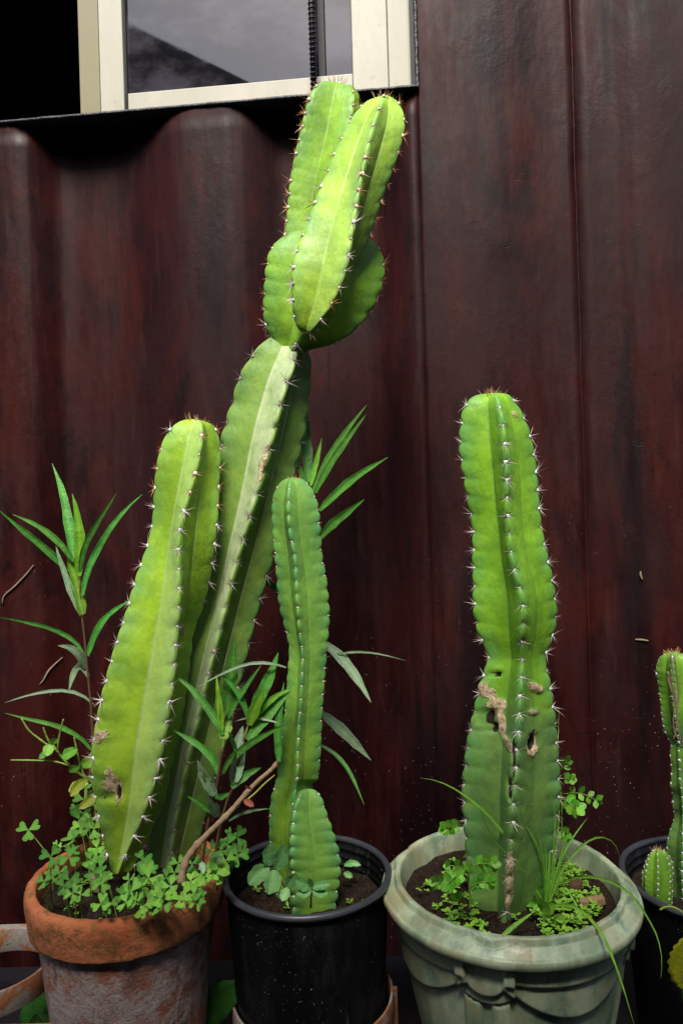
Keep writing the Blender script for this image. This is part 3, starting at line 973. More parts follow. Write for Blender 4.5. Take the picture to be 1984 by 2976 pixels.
    for k in range(nrib):
        j = k * ncr
        ph = .5 * (k % 2) + .13 * k
        mlist = [m for m in range(0, nar + 2) if skip_ar[0] < (m - ph) / nar < skip_ar[1] * .985]
        for m in mlist:
            t = (m - ph) / nar
            i = int(round(t * (K - 1)))
            if not 1 < i < K - 2: continue
            p = Vector(V[i, j]); outv = (p - Vector(Cn[i])).normalized()
            tang = Vector(V[min(i + 2, K - 1), j] - V[max(i - 2, 0), j]).normalized()
            nrm = (outv - tang * outv.dot(tang)).normalized()
            if nrm.dot((CAMP - p).normalized()) < -.42: continue
            kd = kinds[0] if t > .80 else (kinds[1] if t > .40 else kinds[2])
            if rng.random() < .12: kd = rng.choice(kinds)
            o = bpy.data.objects.new('spine_cluster', rng.choice(clusters[kd]))
            COL.objects.link(o); o.parent = so
            x = tang.cross(nrm).normalized()
            mt = Matrix(((x.x, tang.x, nrm.x), (x.y, tang.y, nrm.y), (x.z, tang.z, nrm.z)))
            sc = csize * .98 * rng.uniform(.6, 1.3) * (.75 + .5 * min(1, Rr[i] / .05))
            mt = mt @ Matrix.Rotation(rng.uniform(0, 6.3), 3, 'Z')
            o.matrix_local = Matrix.Translation(p - b + nrm * .0002) @ mt.to_4x4() @ Matrix.Scale(sc, 4)
    if tip:
        bmh = MB(); top = Vector(V[-3].mean(0)); ax = Vector(Cn[-1] - Cn[-12]).normalized()
        rad = float(np.linalg.norm(V[-3] - Cn[-3], axis=1).max())
        u = ax.orthogonal().normalized(); w = ax.cross(u)
        for q in range(34):
            a, rr = rng.uniform(0, 6.28), rng.uniform(.0, .016) * csize
            base = top + (u * math.cos(a) + w * math.sin(a)) * rr - ax * (.002 + rr * .25)
            d = (ax * rng.uniform(.5, 1.1) + (u * math.cos(a) + w * math.sin(a)) * rng.uniform(.1, .9)).normalized()
            L_ = rng.uniform(.009, .017) * csize
            bmh.tube([base, base + d * L_ * .5, base + d * L_], [.00055, .0004, .00008], 3, cap=False)
        to = bmh.build('spine_tuft', M['spine_orange'], so)
        bw = MB()
        for q in range(8):
            a, rr = rng.uniform(0, 6.28), rng.uniform(.003, .013) * csize
            p = top + (u * math.cos(a) + w * math.sin(a)) * rr - ax * (rr * .3)
            bw.tube([p - ax * .003, p, p + ax * .002], [.0015, .0028, .0006], 5)
        bw.build('wool_tuft', M['wool'], so)
    STEMS[name + str(len(STEMS))] = so
    return so

# A: thick leaning column in front, terracotta pot
base = PH(330, 2530, .572)
cacA = thing('column_cactus', base, 'thick leaning green cactus column in front, rooted in the terracotta pot', 'cactus', 'columnar cacti in pots')
LA = T('z5', (350, 236), (320, 226), (285, 228), (240, 246), (205, 270), (165, 330), (140, 390), (120, 480), (105, 600), (98, 690), (93, 790), (75, 900), (45, 1000), (5, 1110)) + T('z4', (875, 1130), (830, 1275), (785, 1430), (750, 1580), (715, 1720), (685, 1880), (660, 2020), (648, 2160), (652, 2300)) + T('z7', (450, 100), (462, 200), (480, 290), (505, 400), (522, 470))
FA = T('z5', (352, 236), (362, 290), (365, 340), (350, 450), (325, 570), (295, 675), (265, 770), (240, 885), (230, 1010), (235, 1130), (235, 1265), (228, 1390), (215, 1515), (205, 1640), (190, 1755), (175, 1875), (155, 2005), (130, 2130), (115, 2250)) + T('z7', (680, 150), (655, 230), (625, 290), (600, 350), (575, 400), (545, 480))
RA = T('z5', (356, 236), (395, 240), (430, 268), (458, 320), (470, 390), (472, 470), (462, 580), (458, 680), (455, 775), (448, 870), (432, 995), (415, 1120), (390, 1240), (350, 1360), (312, 1450), (303, 1570), (290, 1685), (265, 1910), (215, 2130), (180, 2260)) + T('z7', (760, 130), (720, 200), (690, 270), (650, 350), (600, 450))
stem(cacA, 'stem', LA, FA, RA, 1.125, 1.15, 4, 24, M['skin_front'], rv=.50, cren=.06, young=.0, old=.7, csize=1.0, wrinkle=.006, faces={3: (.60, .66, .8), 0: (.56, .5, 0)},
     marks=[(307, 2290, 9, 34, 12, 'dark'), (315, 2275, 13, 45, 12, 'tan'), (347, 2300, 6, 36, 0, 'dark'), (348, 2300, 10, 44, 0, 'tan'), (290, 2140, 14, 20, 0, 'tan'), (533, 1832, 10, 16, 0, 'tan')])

# B: tall leaning trunk behind it, with its upper stem and a branch
base = PH(455, 2500, .572)
cacB = thing('column_cactus', base, 'tallest cactus, leaning old trunk with two bright green upper arms reaching the window', 'cactus', 'columnar cacti in pots')
LB = T('D', (655, 725), (645, 742), (637, 758), (622, 774), (600, 792), (586, 808), (570, 832), (550, 868), (536, 925), (522, 965), (511, 1010), (505, 1060), (495, 1150), (480, 1250), (462, 1350), (440, 1450), (415, 1560), (392, 1660), (372, 1760), (355, 1860), (340, 1950), (335, 2010))
FB = T('D', (668, 725), (676, 750), (684, 770), (688, 795), (674, 840), (656, 890), (641, 940), (622, 1020), (603, 1095), (580, 1170), (561, 1230), (545, 1290), (522, 1380), (505, 1450), (482, 1540), (460, 1630), (438, 1720), (415, 1830), (398, 1920), (388, 2010))
RB = T('D', (682, 725), (690, 745), (696, 768), (706, 792), (714, 820), (715, 855), (708, 950), (696, 1010), (676, 1090), (655, 1180), (632, 1270), (606, 1350), (585, 1430), (563, 1520), (540, 1610), (518, 1700), (495, 1790), (472, 1880), (450, 1950), (436, 2010))
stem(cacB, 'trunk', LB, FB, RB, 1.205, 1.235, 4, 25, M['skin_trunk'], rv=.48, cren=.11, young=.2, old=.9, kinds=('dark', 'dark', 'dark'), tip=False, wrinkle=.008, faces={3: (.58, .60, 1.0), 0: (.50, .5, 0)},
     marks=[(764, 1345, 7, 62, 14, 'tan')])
# lower fat part of the upper stem
Llo = T('z3', (640, 1250), (520, 1262), (440, 1275), (385, 1300), (340, 1335), (280, 1385), (240, 1430), (212, 1545), (198, 1675), (188, 1800), (180, 1920), (190, 2020), (215, 2090), (265, 2170), (330, 2290))
Flo = T('z3', (720, 1250), (760, 1330), (775, 1420), (780, 1500), (760, 1640), (715, 1780), (650, 1920), (570, 2040), (490, 2130), (430, 2210), (370, 2300))
Rlo = T('z3', (800, 1250), (900, 1290), (980, 1325), (1050, 1365), (1110, 1430), (1145, 1535), (1145, 1660), (1105, 1795), (1038, 1920), (952, 2040), (842, 2130), (715, 2198), (600, 2222), (530, 2235), (430, 2310))
stem(cacB, 'lower_arm', Llo, Flo, Rlo, 1.215, 1.215, 4, 9, M['skin_upper'], rv=.50, cren=.05, young=0, old=.6, tip=False, kinds=('orange', 'orange', 'pale'), wrinkle=.004)
# upper stem
Lup = T('z3', (735, 120), (720, 95), (695, 88), (650, 100), (605, 130), (560, 190), (535, 270), (515, 350), (490, 470), (460, 590), (430, 720), (400, 855), (382, 995), (368, 1165), (350, 1330), (350, 1440))
Fup = T('z3', (760, 118), (800, 108), (840, 112), (885, 150), (895, 230), (890, 310), (870, 420), (840, 560), (800, 700), (760, 850), (725, 1000), (690, 1165), (660, 1330), (640, 1440))
Rup = T('z3', (780, 118), (830, 108), (880, 125), (925, 180), (945, 240), (940, 320), (935, 430), (930, 560), (915, 700), (900, 850), (875, 1000), (850, 1165), (820, 1330), (800, 1440))
stem(cacB, 'arm', Lup, Fup, Rup, 1.215, 1.225, 4, 13, M['skin_upper'], rv=.48, cren=.06, young=0, old=.6, kinds=('orange', 'orange', 'orange'), wrinkle=.008)
# branch in front
Ld = T('z3', (1135, 205), (1090, 222), (1040, 235), (985, 262), (905, 345), (845, 460), (795, 560), (735, 690), (685, 830), (615, 985), (560, 1140), (502, 1290), (442, 1460), (412, 1620), (414, 1770), (412, 1910), (435, 2030), (470, 2090), (510, 2110))
Fd = T('z3', (1150, 200), (1140, 215), (1108, 290), (1057, 425), (1022, 550), (990, 695), (953, 860), (922, 1040), (902, 1195), (867, 1370), (842, 1555), (792, 1720), (717, 1880), (640, 1985), (580, 2060), (525, 2112))
Rd = T('z3', (1165, 203), (1200, 230), (1240, 255), (1285, 330), (1303, 450), (1275, 580), (1235, 715), (1190, 850), (1138, 985), (1090, 1140), (1035, 1300), (980, 1460), (905, 1610), (845, 1740), (765, 1880), (680, 2000), (600, 2080), (535, 2115))
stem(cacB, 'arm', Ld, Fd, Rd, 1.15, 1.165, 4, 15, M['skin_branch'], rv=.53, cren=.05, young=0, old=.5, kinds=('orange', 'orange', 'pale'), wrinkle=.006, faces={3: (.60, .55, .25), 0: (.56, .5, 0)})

# M: slim cactus in the middle black pot, with a fat lower segment
base = PH(885, 2590, .625)
cacM = thing('column_cactus', base, 'slim cactus with a pinched waist in the middle black pot', 'cactus', 'columnar cacti in pots')
LM = T('z5', (872, 563), (850, 566), (820, 585), (795, 612), (772, 670), (762, 760), (766, 840), (771, 915), (778, 985), (783, 1050), (790, 1120), (796, 1200), (806, 1290), (824, 1365), (845, 1440), (858, 1500), (864, 1560), (856, 1640), (848, 1760), (840, 1870), (830, 1950), (814, 2100), (802, 2200), (790, 2300)) + T('z7', (1243, 110), (1236, 250), (1240, 330), (1262, 430), (1278, 680))
FM = T('z5', (880, 562), (868, 575), (862, 620), (858, 690), (857, 775), (864, 860), (879, 940), (893, 1010), (900, 1085), (903, 1165), (908, 1255), (914, 1345), (920, 1425), (926, 1485), (934, 1530), (939, 1580), (938, 1630), (933, 1730), (930, 1830), (919, 1940), (915, 2040), (910, 2140), (911, 2250)) + T('z7', (1358, 60), (1350, 120), (1345, 190), (1337, 290), (1335, 400), (1335, 680))
RM = T('z5', (890, 562), (920, 565), (950, 580), (978, 610), (1010, 665), (1030, 745), (1038, 835), (1041, 910), (1046, 980), (1056, 1050), (1070, 1120), (1082, 1210), (1090, 1295), (1089, 1380), (1086, 1440), (1079, 1520), (1072, 1600), (1066, 1690), (1060, 1780), (1055, 1840), (1049, 1940), (1045, 2040), (1040, 2140), (1034, 2240), (1022, 2300)) + T('z7', (1440, 30), (1425, 70), (1425, 200), (1430, 330), (1440, 680))
stem(cacM, 'stem', LM, FM, RM, 1.165, 1.165, 4, 34, M['skin_middle'], rv=.50, cren=.12, young=.15, old=.5, csize=.72, clusters=CLS, kinds=('orange', 'orange', 'pale'), wrinkle=.006, chev=.3, faces={0: (.66, .30, 0), 3: (.58, .6, 0)})
Ls_ = T('z7', (1398, 68), (1350, 82), (1310, 130), (1288, 200), (1280, 290), (1282, 380), (1290, 470), (1300, 670))
Fs_ = T('z7', (1405, 66), (1385, 90), (1358, 140), (1348, 200), (1340, 290), (1340, 380), (1345, 470), (1350, 670))
Rs_ = T('z7', (1420, 62), (1445, 70), (1475, 100), (1498, 180), (1528, 260), (1552, 340), (1562, 420), (1556, 490), (1530, 670))
stem(cacM, 'side_stem', Ls_, Fs_, Rs_, 1.15, 1.15, 4, 11, M['skin_middle'], rv=.62, cren=.11, young=.0, old=.2, tip=False, clusters=CLS, csize=.7, kinds=('pale', 'pale', 'pale'), wrinkle=.022, chev=.15)

# H: right cactus in the green pot
base = PH(1425, 2690, .598)
cacH = thing('column_cactus', base, 'upright scarred cactus with scalloped ribs in the green glazed pot', 'cactus', 'columnar cacti in pots')
LH = T('z6', (440, 122), (405, 120), (362, 128), (318, 152), (292, 190), (278, 230), (266, 310), (262, 400), (268, 490), (282, 575), (296, 660), (311, 745), (328, 830), (338, 910), (338, 990), (339, 1070), (342, 1150), (344, 1230), (341, 1310), (350, 1400), (374, 1490), (412, 1555), (424, 1620), (394, 1690), (375, 1775), (350, 1870), (325, 1980), (302, 2095), (286, 2230), (278, 2340)) + T('z8', (558, 100), (566, 215), (570, 320), (580, 440), (592, 560), (603, 715))
FH = T('z6', (450, 118), (462, 140), (478, 190), (498, 290), (508, 385), (518, 480), (525, 570), (526, 665), (524, 750), (529, 835), (538, 920), (541, 1000), (556, 1085), (578, 1170), (603, 1250), (614, 1345), (614, 1445), (608, 1540), (606, 1580), (608, 1655), (605, 1735), (600, 1830), (592, 1940), (585, 2060), (576, 2200), (572, 2340)) + T('z8', (788, 90), (785, 225), (776, 350), (770, 480), (762, 600), (745, 735))
RH = T('z6', (462, 118), (500, 117), (540, 130), (582, 190), (622, 262), (650, 345), (668, 440), (680, 530), (690, 620), (694, 705), (702, 790), (712, 880), (728, 955), (748, 1045), (768, 1130), (784, 1220), (794, 1310), (792, 1415), (764, 1510), (736, 1575), (733, 1640), (756, 1720), (770, 1820), (787, 1930), (797, 2040), (805, 2160), (812, 2320)) + T('z8', (996, 60), (990, 150), (980, 240), (968, 330), (950, 450), (920, 580), (880, 715))
stem(cacH, 'stem', LH, FH, RH, 1.085, 1.085, 4, 30, M['skin_right'], rv=.46, cren=.10, young=.36, old=.10, csize=.95, kinds=('pale', 'pale', 'pale'), wrinkle=.004, chev=.45, per=10, faces={0: (.66, .42, 0), 3: (.47, .66, 0)},
     marks=[(1440, 1958, 4.5, 9, 0, 'dark'), (1413, 2008, 20, 28, -35, 'tan'), (1445, 2050, 24, 24, 0, 'tan'), (1458, 2095, 11, 40, -8, 'tan'), (1474, 2160, 9, 30, -30, 'tan'), (1420, 2085, 11, 24, 0, 'dark'), (1433, 2115, 8, 14, 0, 'dark'),
            (1545, 2163, 17, 38, 5, 'tan'), (1547, 2155, 11, 26, 8, 'dark'), (1553, 1998, 24, 12, 30, 'tan'), (1548, 2070, 14, 7, 0, 'tan'), (1502, 1205, 20, 9, 25, 'tan'), (1497, 1190, 6, 8, 0, 'dark'),
            (1478, 2560, 13, 90, 2, 'tan'), (1405, 2690, 60, 30, 0, 'tan'), (1494, 2200, 5, 60, 0, 'dark'), (1482, 2290, 5, 40, 0, 'dark')])

# I, J: cacti cut off by the right edge
base = PH(1990, 2650, .60)
cacI = thing('column_cactus', base, 'pinched cactus wrapped in dry vines, cut off by the right edge', 'cactus', 'columnar cacti in pots')
LI = T('z6', (1450, 1570), (1420, 1576), (1392, 1590), (1375, 1620), (1366, 1680), (1378, 1740), (1390, 1830), (1400, 1950), (1415, 2020), (1440, 2070), (1452, 2110))
FI = T('z6', (1455, 1570), (1450, 1600), (1448, 1700), (1455, 1830), (1470, 1950), (1485, 2040), (1490, 2110))
RI = T('z6', (1460, 1570), (1500, 1580), (1545, 1610), (1565, 1700), (1570, 1830), (1570, 1950), (1560, 2050), (1545, 2110))
stem(cacI, 'stem', LI, FI, RI, 1.19, 1.19, 5, 15, M['skin_small'], rv=.66, cren=.10, young=0, old=.5, csize=.8, clusters=CLS, kinds=('orange', 'pale', 'pale'), chev=.3)
LI2 = T('z6', (1480, 2075), (1455, 2085), (1443, 2110), (1442, 2160), (1452, 2230), (1446, 2300)) + T('z8', (1513, 60), (1528, 100), (1522, 150), (1536, 190), (1515, 250), (1496, 320), (1500, 420), (1500, 520), (1510, 620), (1525, 700))
FI2 = T('z6', (1485, 2075), (1485, 2110), (1490, 2200), (1492, 2300)) + T('z8', (1562, 80), (1570, 200), (1568, 320), (1562, 430), (1566, 520), (1570, 620), (1575, 700))
RI2 = T('z6', (1490, 2075), (1520, 2085), (1540, 2110), (1548, 2200), (1552, 2300)) + T('z8', (1625, 80), (1640, 200), (1655, 320), (1660, 430), (1655, 520), (1645, 620), (1635, 700))
stem(cacI, 'stem', LI2, FI2, RI2, 1.19, 1.19, 5, 20, M['skin_small'], rv=.7, cren=.10, young=.7, old=.4, tip=False, csize=.8, clusters=CLS, kinds=('pale', 'pale', 'pale'), chev=.3)
base = PH(1905, 2680, .607)
cacJ = thing('column_cactus', base, 'small finger-sized cactus with an orange spine tuft in the right black pot', 'cactus', 'columnar cacti in pots')
LJ = T('z8', (1448, 345), (1432, 350), (1415, 372), (1404, 420), (1398, 470), (1398, 520), (1402, 570), (1412, 620), (1425, 690))
FJ = T('z8', (1450, 345), (1450, 370), (1452, 420), (1453, 470), (1452, 520), (1450, 570), (1452, 620), (1456, 690))
RJ = T('z8', (1455, 345), (1472, 350), (1490, 376), (1502, 420), (1506, 470), (1503, 520), (1500, 570), (1496, 620), (1490, 690))
stem(cacJ, 'stem', LJ, FJ, RJ, 1.125, 1.125, 7, 13, M['skin_small'], rv=.72, cren=.07, young=0, old=.4, csize=.6, clusters=CLS, kinds=('orange', 'pale', 'pale'), chev=.2)
# ------------------------------------------------------------------ leaves, weeds, grass
def leaf_mesh(name, verts, faces, mid, mat, parent, smooth=True):
    b = base_of(parent)
    me = bpy.data.meshes.new(name)
    me.from_pydata([tuple(Vector(v) - b) for v in verts], [], faces)
    me.materials.append(mat)
    me.polygons.foreach_set('use_smooth', [smooth] * len(faces))
    at = me.attributes.new('mid', 'FLOAT', 'POINT'); at.data.foreach_set('value', mid)
    me.update()
    return link(name, me, parent)

LR = random.Random(11)
def blade(parent, pts, width, mat, d0, d1=None, name='leaf', shape='willow', fold=.25, face=None, k=9, curl=None, holes=()):
    """a narrow leaf: midrib traced base to tip, WIDTH in photo px at its widest, depth from d0 (base) to d1 (tip)"""
    d1 = d0 if d1 is None else d1
    q = resample(pts, k, 2)
    ts = np.linspace(0, 1, k)
    m3 = [P(q[i, 0], q[i, 1], d0 + (d1 - d0) * ts[i]) for i in range(k)]
    face = LR.uniform(-.5, .5) if face is None else face
    vs, mid, fs = [], [], []
    for i in range(k):
        t = ts[i]
        tg = (m3[min(i + 1, k - 1)] - m3[max(i - 1, 0)]).normalized()
        view = (CAMP - m3[i]).normalized()
        side = tg.cross(view)
        if side.length < 1e-4: side = tg.orthogonal()
        side.normalize()
        nrm = side.cross(tg).normalized()
        side = (side * math.cos(face) + nrm * math.sin(face)).normalized()
        nrm = side.cross(tg).normalized()
        if nrm.dot(view) < 0: nrm = -nrm
        if shape == 'willow': w = math.sin(math.pi * min(1, (t * .93 + .07)) ** .85) ** .8 * (1 - t * .25)
        elif shape == 'grass': w = (1 - t ** 2.2) * (.75 + .25 * min(1, t * 6))
        elif shape == 'oval': w = math.sin(math.pi * (t * .94 + .04)) ** .62
        elif shape == 'heart': w = math.sin(math.pi * min(1, t * .8 + .19)) ** .8
        else: w = 1
        w = max(w, .04) * width / F_PX * (d0 + (d1 - d0) * t) * .5 * 1.12
        wav = 1 + .10 * math.sin(i * 2.3 + width)
        for sgn, ww in ((-1, 1), (-.5, .5), (0, 0), (.5, .5), (1, 1)):
            lift = fold * abs(sgn) * w + (.10 * w * math.sin(i * 1.9 + sgn * 2) if ww == 1 else 0)
            vs.append(m3[i] + side * sgn * w * (wav if ww == 1 else 1) + nrm * lift)
            mid.append(1.0 if sgn == 0 else 0.0)
    for i in range(k - 1):
        for j in range(4):
            if (i, j) in holes: continue
            fs.append((i * 5 + j, i * 5 + j + 1, (i + 1) * 5 + j + 1, (i + 1) * 5 + j))
    return leaf_mesh(name, vs, fs, mid, mat, parent)

def twig(parent, pts, r, mat, d0, d1=None, name='stem', k=None, taper=.6, n=6, knots=0):
    d1 = d0 if d1 is None else d1
    k = k or max(5, len(pts) * 3)
    q = resample(pts, k, 2)
    p3 = [P(q[i, 0], q[i, 1], d0 + (d1 - d0) * i / (k - 1)) for i in range(k)]
    rad = [r * (1 - (1 - taper) * i / (k - 1)) * (1 + knots * mnoise.noise(Vector((i * 1.7, r * 999, 2)))) for i in range(k)]
    b = MB(); b.tube(p3, rad, n)
    return b.build(name, mat, parent)

G_WEED = 'willow-leaved weeds among the cacti'
# --- left willow-leaved weed (behind the front cactus)
wl = thing('willow_weed', P(258, 2420, 1.25), 'thin brown-stemmed weed with narrow leaves left of the thick cactus', 'weed', G_WEED)
twig(wl, T('z4', (600, 2640), (600, 2350), (640, 2040), (628, 1850), (620, 1720), (606, 1600), (592, 1440), (577, 1280), (562, 1170), (552, 1050), (546, 900)), .0026, M['stem_brown'], 1.23, 1.25)
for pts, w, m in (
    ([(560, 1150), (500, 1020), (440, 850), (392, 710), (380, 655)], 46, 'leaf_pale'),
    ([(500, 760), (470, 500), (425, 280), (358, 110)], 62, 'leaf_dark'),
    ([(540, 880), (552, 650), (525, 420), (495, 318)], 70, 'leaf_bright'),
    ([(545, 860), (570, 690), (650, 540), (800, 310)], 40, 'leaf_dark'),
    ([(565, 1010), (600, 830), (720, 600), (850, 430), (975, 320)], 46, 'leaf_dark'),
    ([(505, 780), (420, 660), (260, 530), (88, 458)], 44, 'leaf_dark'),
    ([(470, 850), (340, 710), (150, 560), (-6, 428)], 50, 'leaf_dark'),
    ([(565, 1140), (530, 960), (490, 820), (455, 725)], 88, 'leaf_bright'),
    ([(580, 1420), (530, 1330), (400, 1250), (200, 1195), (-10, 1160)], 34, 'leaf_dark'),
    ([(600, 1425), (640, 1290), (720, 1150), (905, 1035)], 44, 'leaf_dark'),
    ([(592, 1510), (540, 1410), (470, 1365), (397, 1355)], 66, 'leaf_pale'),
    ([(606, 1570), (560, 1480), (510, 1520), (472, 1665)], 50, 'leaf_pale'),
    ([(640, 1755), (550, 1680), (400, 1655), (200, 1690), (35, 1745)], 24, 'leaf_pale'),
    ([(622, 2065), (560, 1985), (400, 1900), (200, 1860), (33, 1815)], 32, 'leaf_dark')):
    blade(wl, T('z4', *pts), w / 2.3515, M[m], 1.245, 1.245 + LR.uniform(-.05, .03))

# --- middle willow-leaved weed (two shoots in the terracotta pot)
wm = thing('willow_weed', P(590, 2500, 1.10), 'two-shoot weed with narrow glossy leaves between the front cactus and the slim cactus', 'weed', G_WEED)
twig(wm, T('w5', (720, 1330), (735, 1200), (775, 900), (830, 560), (885, 300)) + T('w6', (600, 1900), (640, 1660), (680, 1400), (692, 1330)), .0026, M['stem_brown'], 1.10, 1.09, taper=.8)
twig(wm, T('w6', (692, 1340), (698, 1270), (706, 1200)), .0020, M['stem_green'], 1.09, 1.09)
twig(wm, T('w5', (905, 1280), (915, 1150), (960, 800), (1050, 480), (1110, 280)) + T('w6', (800, 1880), (860, 1550), (930, 1280), (965, 1170)), .0026, M['stem_brown'], 1.11, 1.10, taper=.8)
twig(wm, T('w6', (962, 1180), (985, 1100), (1000, 1050)), .0020, M['stem_green'], 1.10, 1.10)
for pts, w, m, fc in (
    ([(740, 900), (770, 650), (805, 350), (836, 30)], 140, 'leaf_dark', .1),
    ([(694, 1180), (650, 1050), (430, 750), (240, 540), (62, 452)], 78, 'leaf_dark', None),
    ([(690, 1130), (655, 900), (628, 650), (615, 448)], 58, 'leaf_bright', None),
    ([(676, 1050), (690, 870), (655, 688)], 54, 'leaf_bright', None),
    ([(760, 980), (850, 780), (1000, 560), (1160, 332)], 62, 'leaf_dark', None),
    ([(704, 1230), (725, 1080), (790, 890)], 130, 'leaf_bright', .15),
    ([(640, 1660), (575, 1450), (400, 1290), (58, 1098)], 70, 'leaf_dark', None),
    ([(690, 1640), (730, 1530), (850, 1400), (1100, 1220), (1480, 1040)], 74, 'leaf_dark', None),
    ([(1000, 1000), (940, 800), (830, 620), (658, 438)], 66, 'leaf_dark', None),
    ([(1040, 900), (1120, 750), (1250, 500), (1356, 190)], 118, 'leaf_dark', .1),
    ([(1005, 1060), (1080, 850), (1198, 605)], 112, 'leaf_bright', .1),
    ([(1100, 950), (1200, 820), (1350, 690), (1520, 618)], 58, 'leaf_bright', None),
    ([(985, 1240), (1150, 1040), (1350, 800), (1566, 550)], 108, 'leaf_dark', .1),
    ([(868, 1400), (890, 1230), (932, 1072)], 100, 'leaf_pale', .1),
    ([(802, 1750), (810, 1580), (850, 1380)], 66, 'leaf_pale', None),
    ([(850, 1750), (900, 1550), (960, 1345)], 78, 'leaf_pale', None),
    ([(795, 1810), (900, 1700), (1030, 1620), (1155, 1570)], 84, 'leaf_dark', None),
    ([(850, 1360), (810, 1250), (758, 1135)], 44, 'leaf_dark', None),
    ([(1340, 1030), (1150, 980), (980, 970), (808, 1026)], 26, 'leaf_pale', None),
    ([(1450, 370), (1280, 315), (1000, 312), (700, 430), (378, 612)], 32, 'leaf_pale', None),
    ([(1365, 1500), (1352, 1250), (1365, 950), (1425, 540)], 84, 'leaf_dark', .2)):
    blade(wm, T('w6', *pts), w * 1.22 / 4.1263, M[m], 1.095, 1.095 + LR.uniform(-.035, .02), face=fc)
blade(wm, T('w6', (598, 1905), (540, 1800), (450, 1650), (388, 1478)), 130 / 4.1263, M['leaf_pale'], 1.09, 1.07, face=.1, k=11, holes=((5, 2), (6, 2), (4, 1), (5, 1), (7, 1), (3, 3)))
blade(wm, T('w5', (935, 610), (890, 450), (815, 320)), 150 / 4.9, M['leaf_pale'], 1.085, 1.06, face=.1, holes=((5, 3), (6, 3)))
blade(wm, T('w5', (845, 545), (700, 400), (500, 308)), 78 / 4.9, M['leaf_dark'], 1.09, 1.07)
blade(wm, T('w5', (1105, 665), (1250, 560), (1500, 500), (1700, 490)), 52 / 4.9, M['leaf_pale'], 1.10, 1.09)
blade(wm, T('w5', (900, 300), (1000, 330), (1110, 260)), 90 / 4.9, M['leaf_dark'], 1.11, 1.12)

# --- weed behind the slim cactus
wb = thing('willow_weed', PH(905, 2560, .62), 'weed with narrow leaves fanning out behind the slim middle cactus', 'weed', G_WEED)
twig(wb, T('z5', (965, 2900), (955, 2600), (950, 2300), (975, 1600), (985, 1000), (988, 620)), .0028, M['stem_brown'], 1.235, 1.27)
for pts, w, m in (
    ([(950, 590), (900, 460), (820, 300), (742, 168)], 40, 'leaf_dark'),
    ([(972, 590), (960, 400), (948, 200), (940, 72)], 64, 'leaf_dark'),
    ([(985, 610), (1000, 540), (1028, 430), (1048, 338)], 32, 'leaf_bright'),
    ([(1000, 640), (1070, 480), (1170, 320), (1305, 148)], 38, 'leaf_dark'),
    ([(1010, 650), (1090, 490), (1190, 350), (1300, 205)], 42, 'leaf_dark'),
    ([(1035, 750), (1100, 680), (1230, 560), (1425, 448)], 46, 'leaf_dark'),
    ([(1035, 910), (1100, 830), (1180, 770), (1290, 688)], 52, 'leaf_dark'),
    ([(805, 1215), (720, 1130), (620, 1080), (498, 1054)], 46, 'leaf_dark'),
    ([(1060, 1505), (1160, 1590), (1250, 1710), (1328, 1845)], 64, 'leaf_pale'),
    ([(1060, 1590), (1200, 1555), (1350, 1560), (1524, 1606)], 13, 'leaf_pale'),
    ([(1045, 1905), (1150, 1990), (1230, 2070), (1328, 2175)], 62, 'leaf_pale'),
    ([(1035, 2085), (1130, 2140), (1210, 2240), (1290, 2430)], 26, 'leaf_dark')):
    blade(wb, T('z5', *pts), w / 1.96, M[m], 1.27, 1.27 + LR.uniform(-.05, .05), k=10)

# --- peperomia-like weed, far left
pw = thing('spiked_weed', PH(262, 2430, .53), 'small pale green weed with flower spikes at the left of the terracotta pot', 'weed')
twig(pw, T('z4', (690, 2560), (660, 2295), (560, 2240), (480, 2185), (400, 2085), (350, 2020)), .0030, M['stem_green'], 1.17, 1.16)
twig(pw, T('z4', (600, 2290), (560, 2200), (545, 2180)), .0022, M['stem_green'], 1.16, 1.16)
for pts in ([(335, 2040), (260, 1985), (195, 1935), (150, 1855)], [(345, 2025), (318, 1975), (298, 1915)], [(395, 2065), (405, 1975), (435, 1858)], [(475, 2175), (400, 2150), (280, 2140), (76, 2138)], [(548, 2185), (530, 2085), (508, 1982)], [(570, 2200), (600, 2130), (632, 2080)]):
    twig(pw, T('z4', *pts), .0018, M['stem_green'], 1.155, 1.15, name='flower_spike', taper=.7, knots=.5, k=18)
for pts, w, m in (([(350, 2030), (335, 2060), (320, 2110)], 66, 'leaf_clover_light'), ([(350, 2030), (370, 2005), (395, 1990)], 42, 'leaf_clover_light'), ([(425, 2115), (475, 2090), (530, 2065)], 66, 'leaf_clover_light'),
                  ([(560, 2175), (605, 2150), (650, 2130)], 72, 'leaf_clover_light'), ([(475, 2215), (510, 2195), (550, 2180)], 46, 'leaf_clover'), ([(345, 2075), (300, 2100), (268, 2130)], 40, 'leaf_clover'),
                  ([(600, 2295), (540, 2310), (472, 2350)], 70, 'leaf_yellow')):
    blade(pw, T('z4', *pts), w / 2.3515, M[m], 1.15, 1.14, shape='oval', k=7, face=LR.uniform(-.4, .4))
blade(pw, T('w4', (800, 60), (700, 110), (620, 240)), 100 / 3.7333, M['leaf_yellow'], 1.14, 1.12, shape='oval', k=8, face=.2)
blade(pw, T('w4', (900, 210), (820, 290), (710, 370)), 95 / 3.7333, M['leaf_yellow'], 1.12, 1.10, shape='oval', k=8, face=.2)

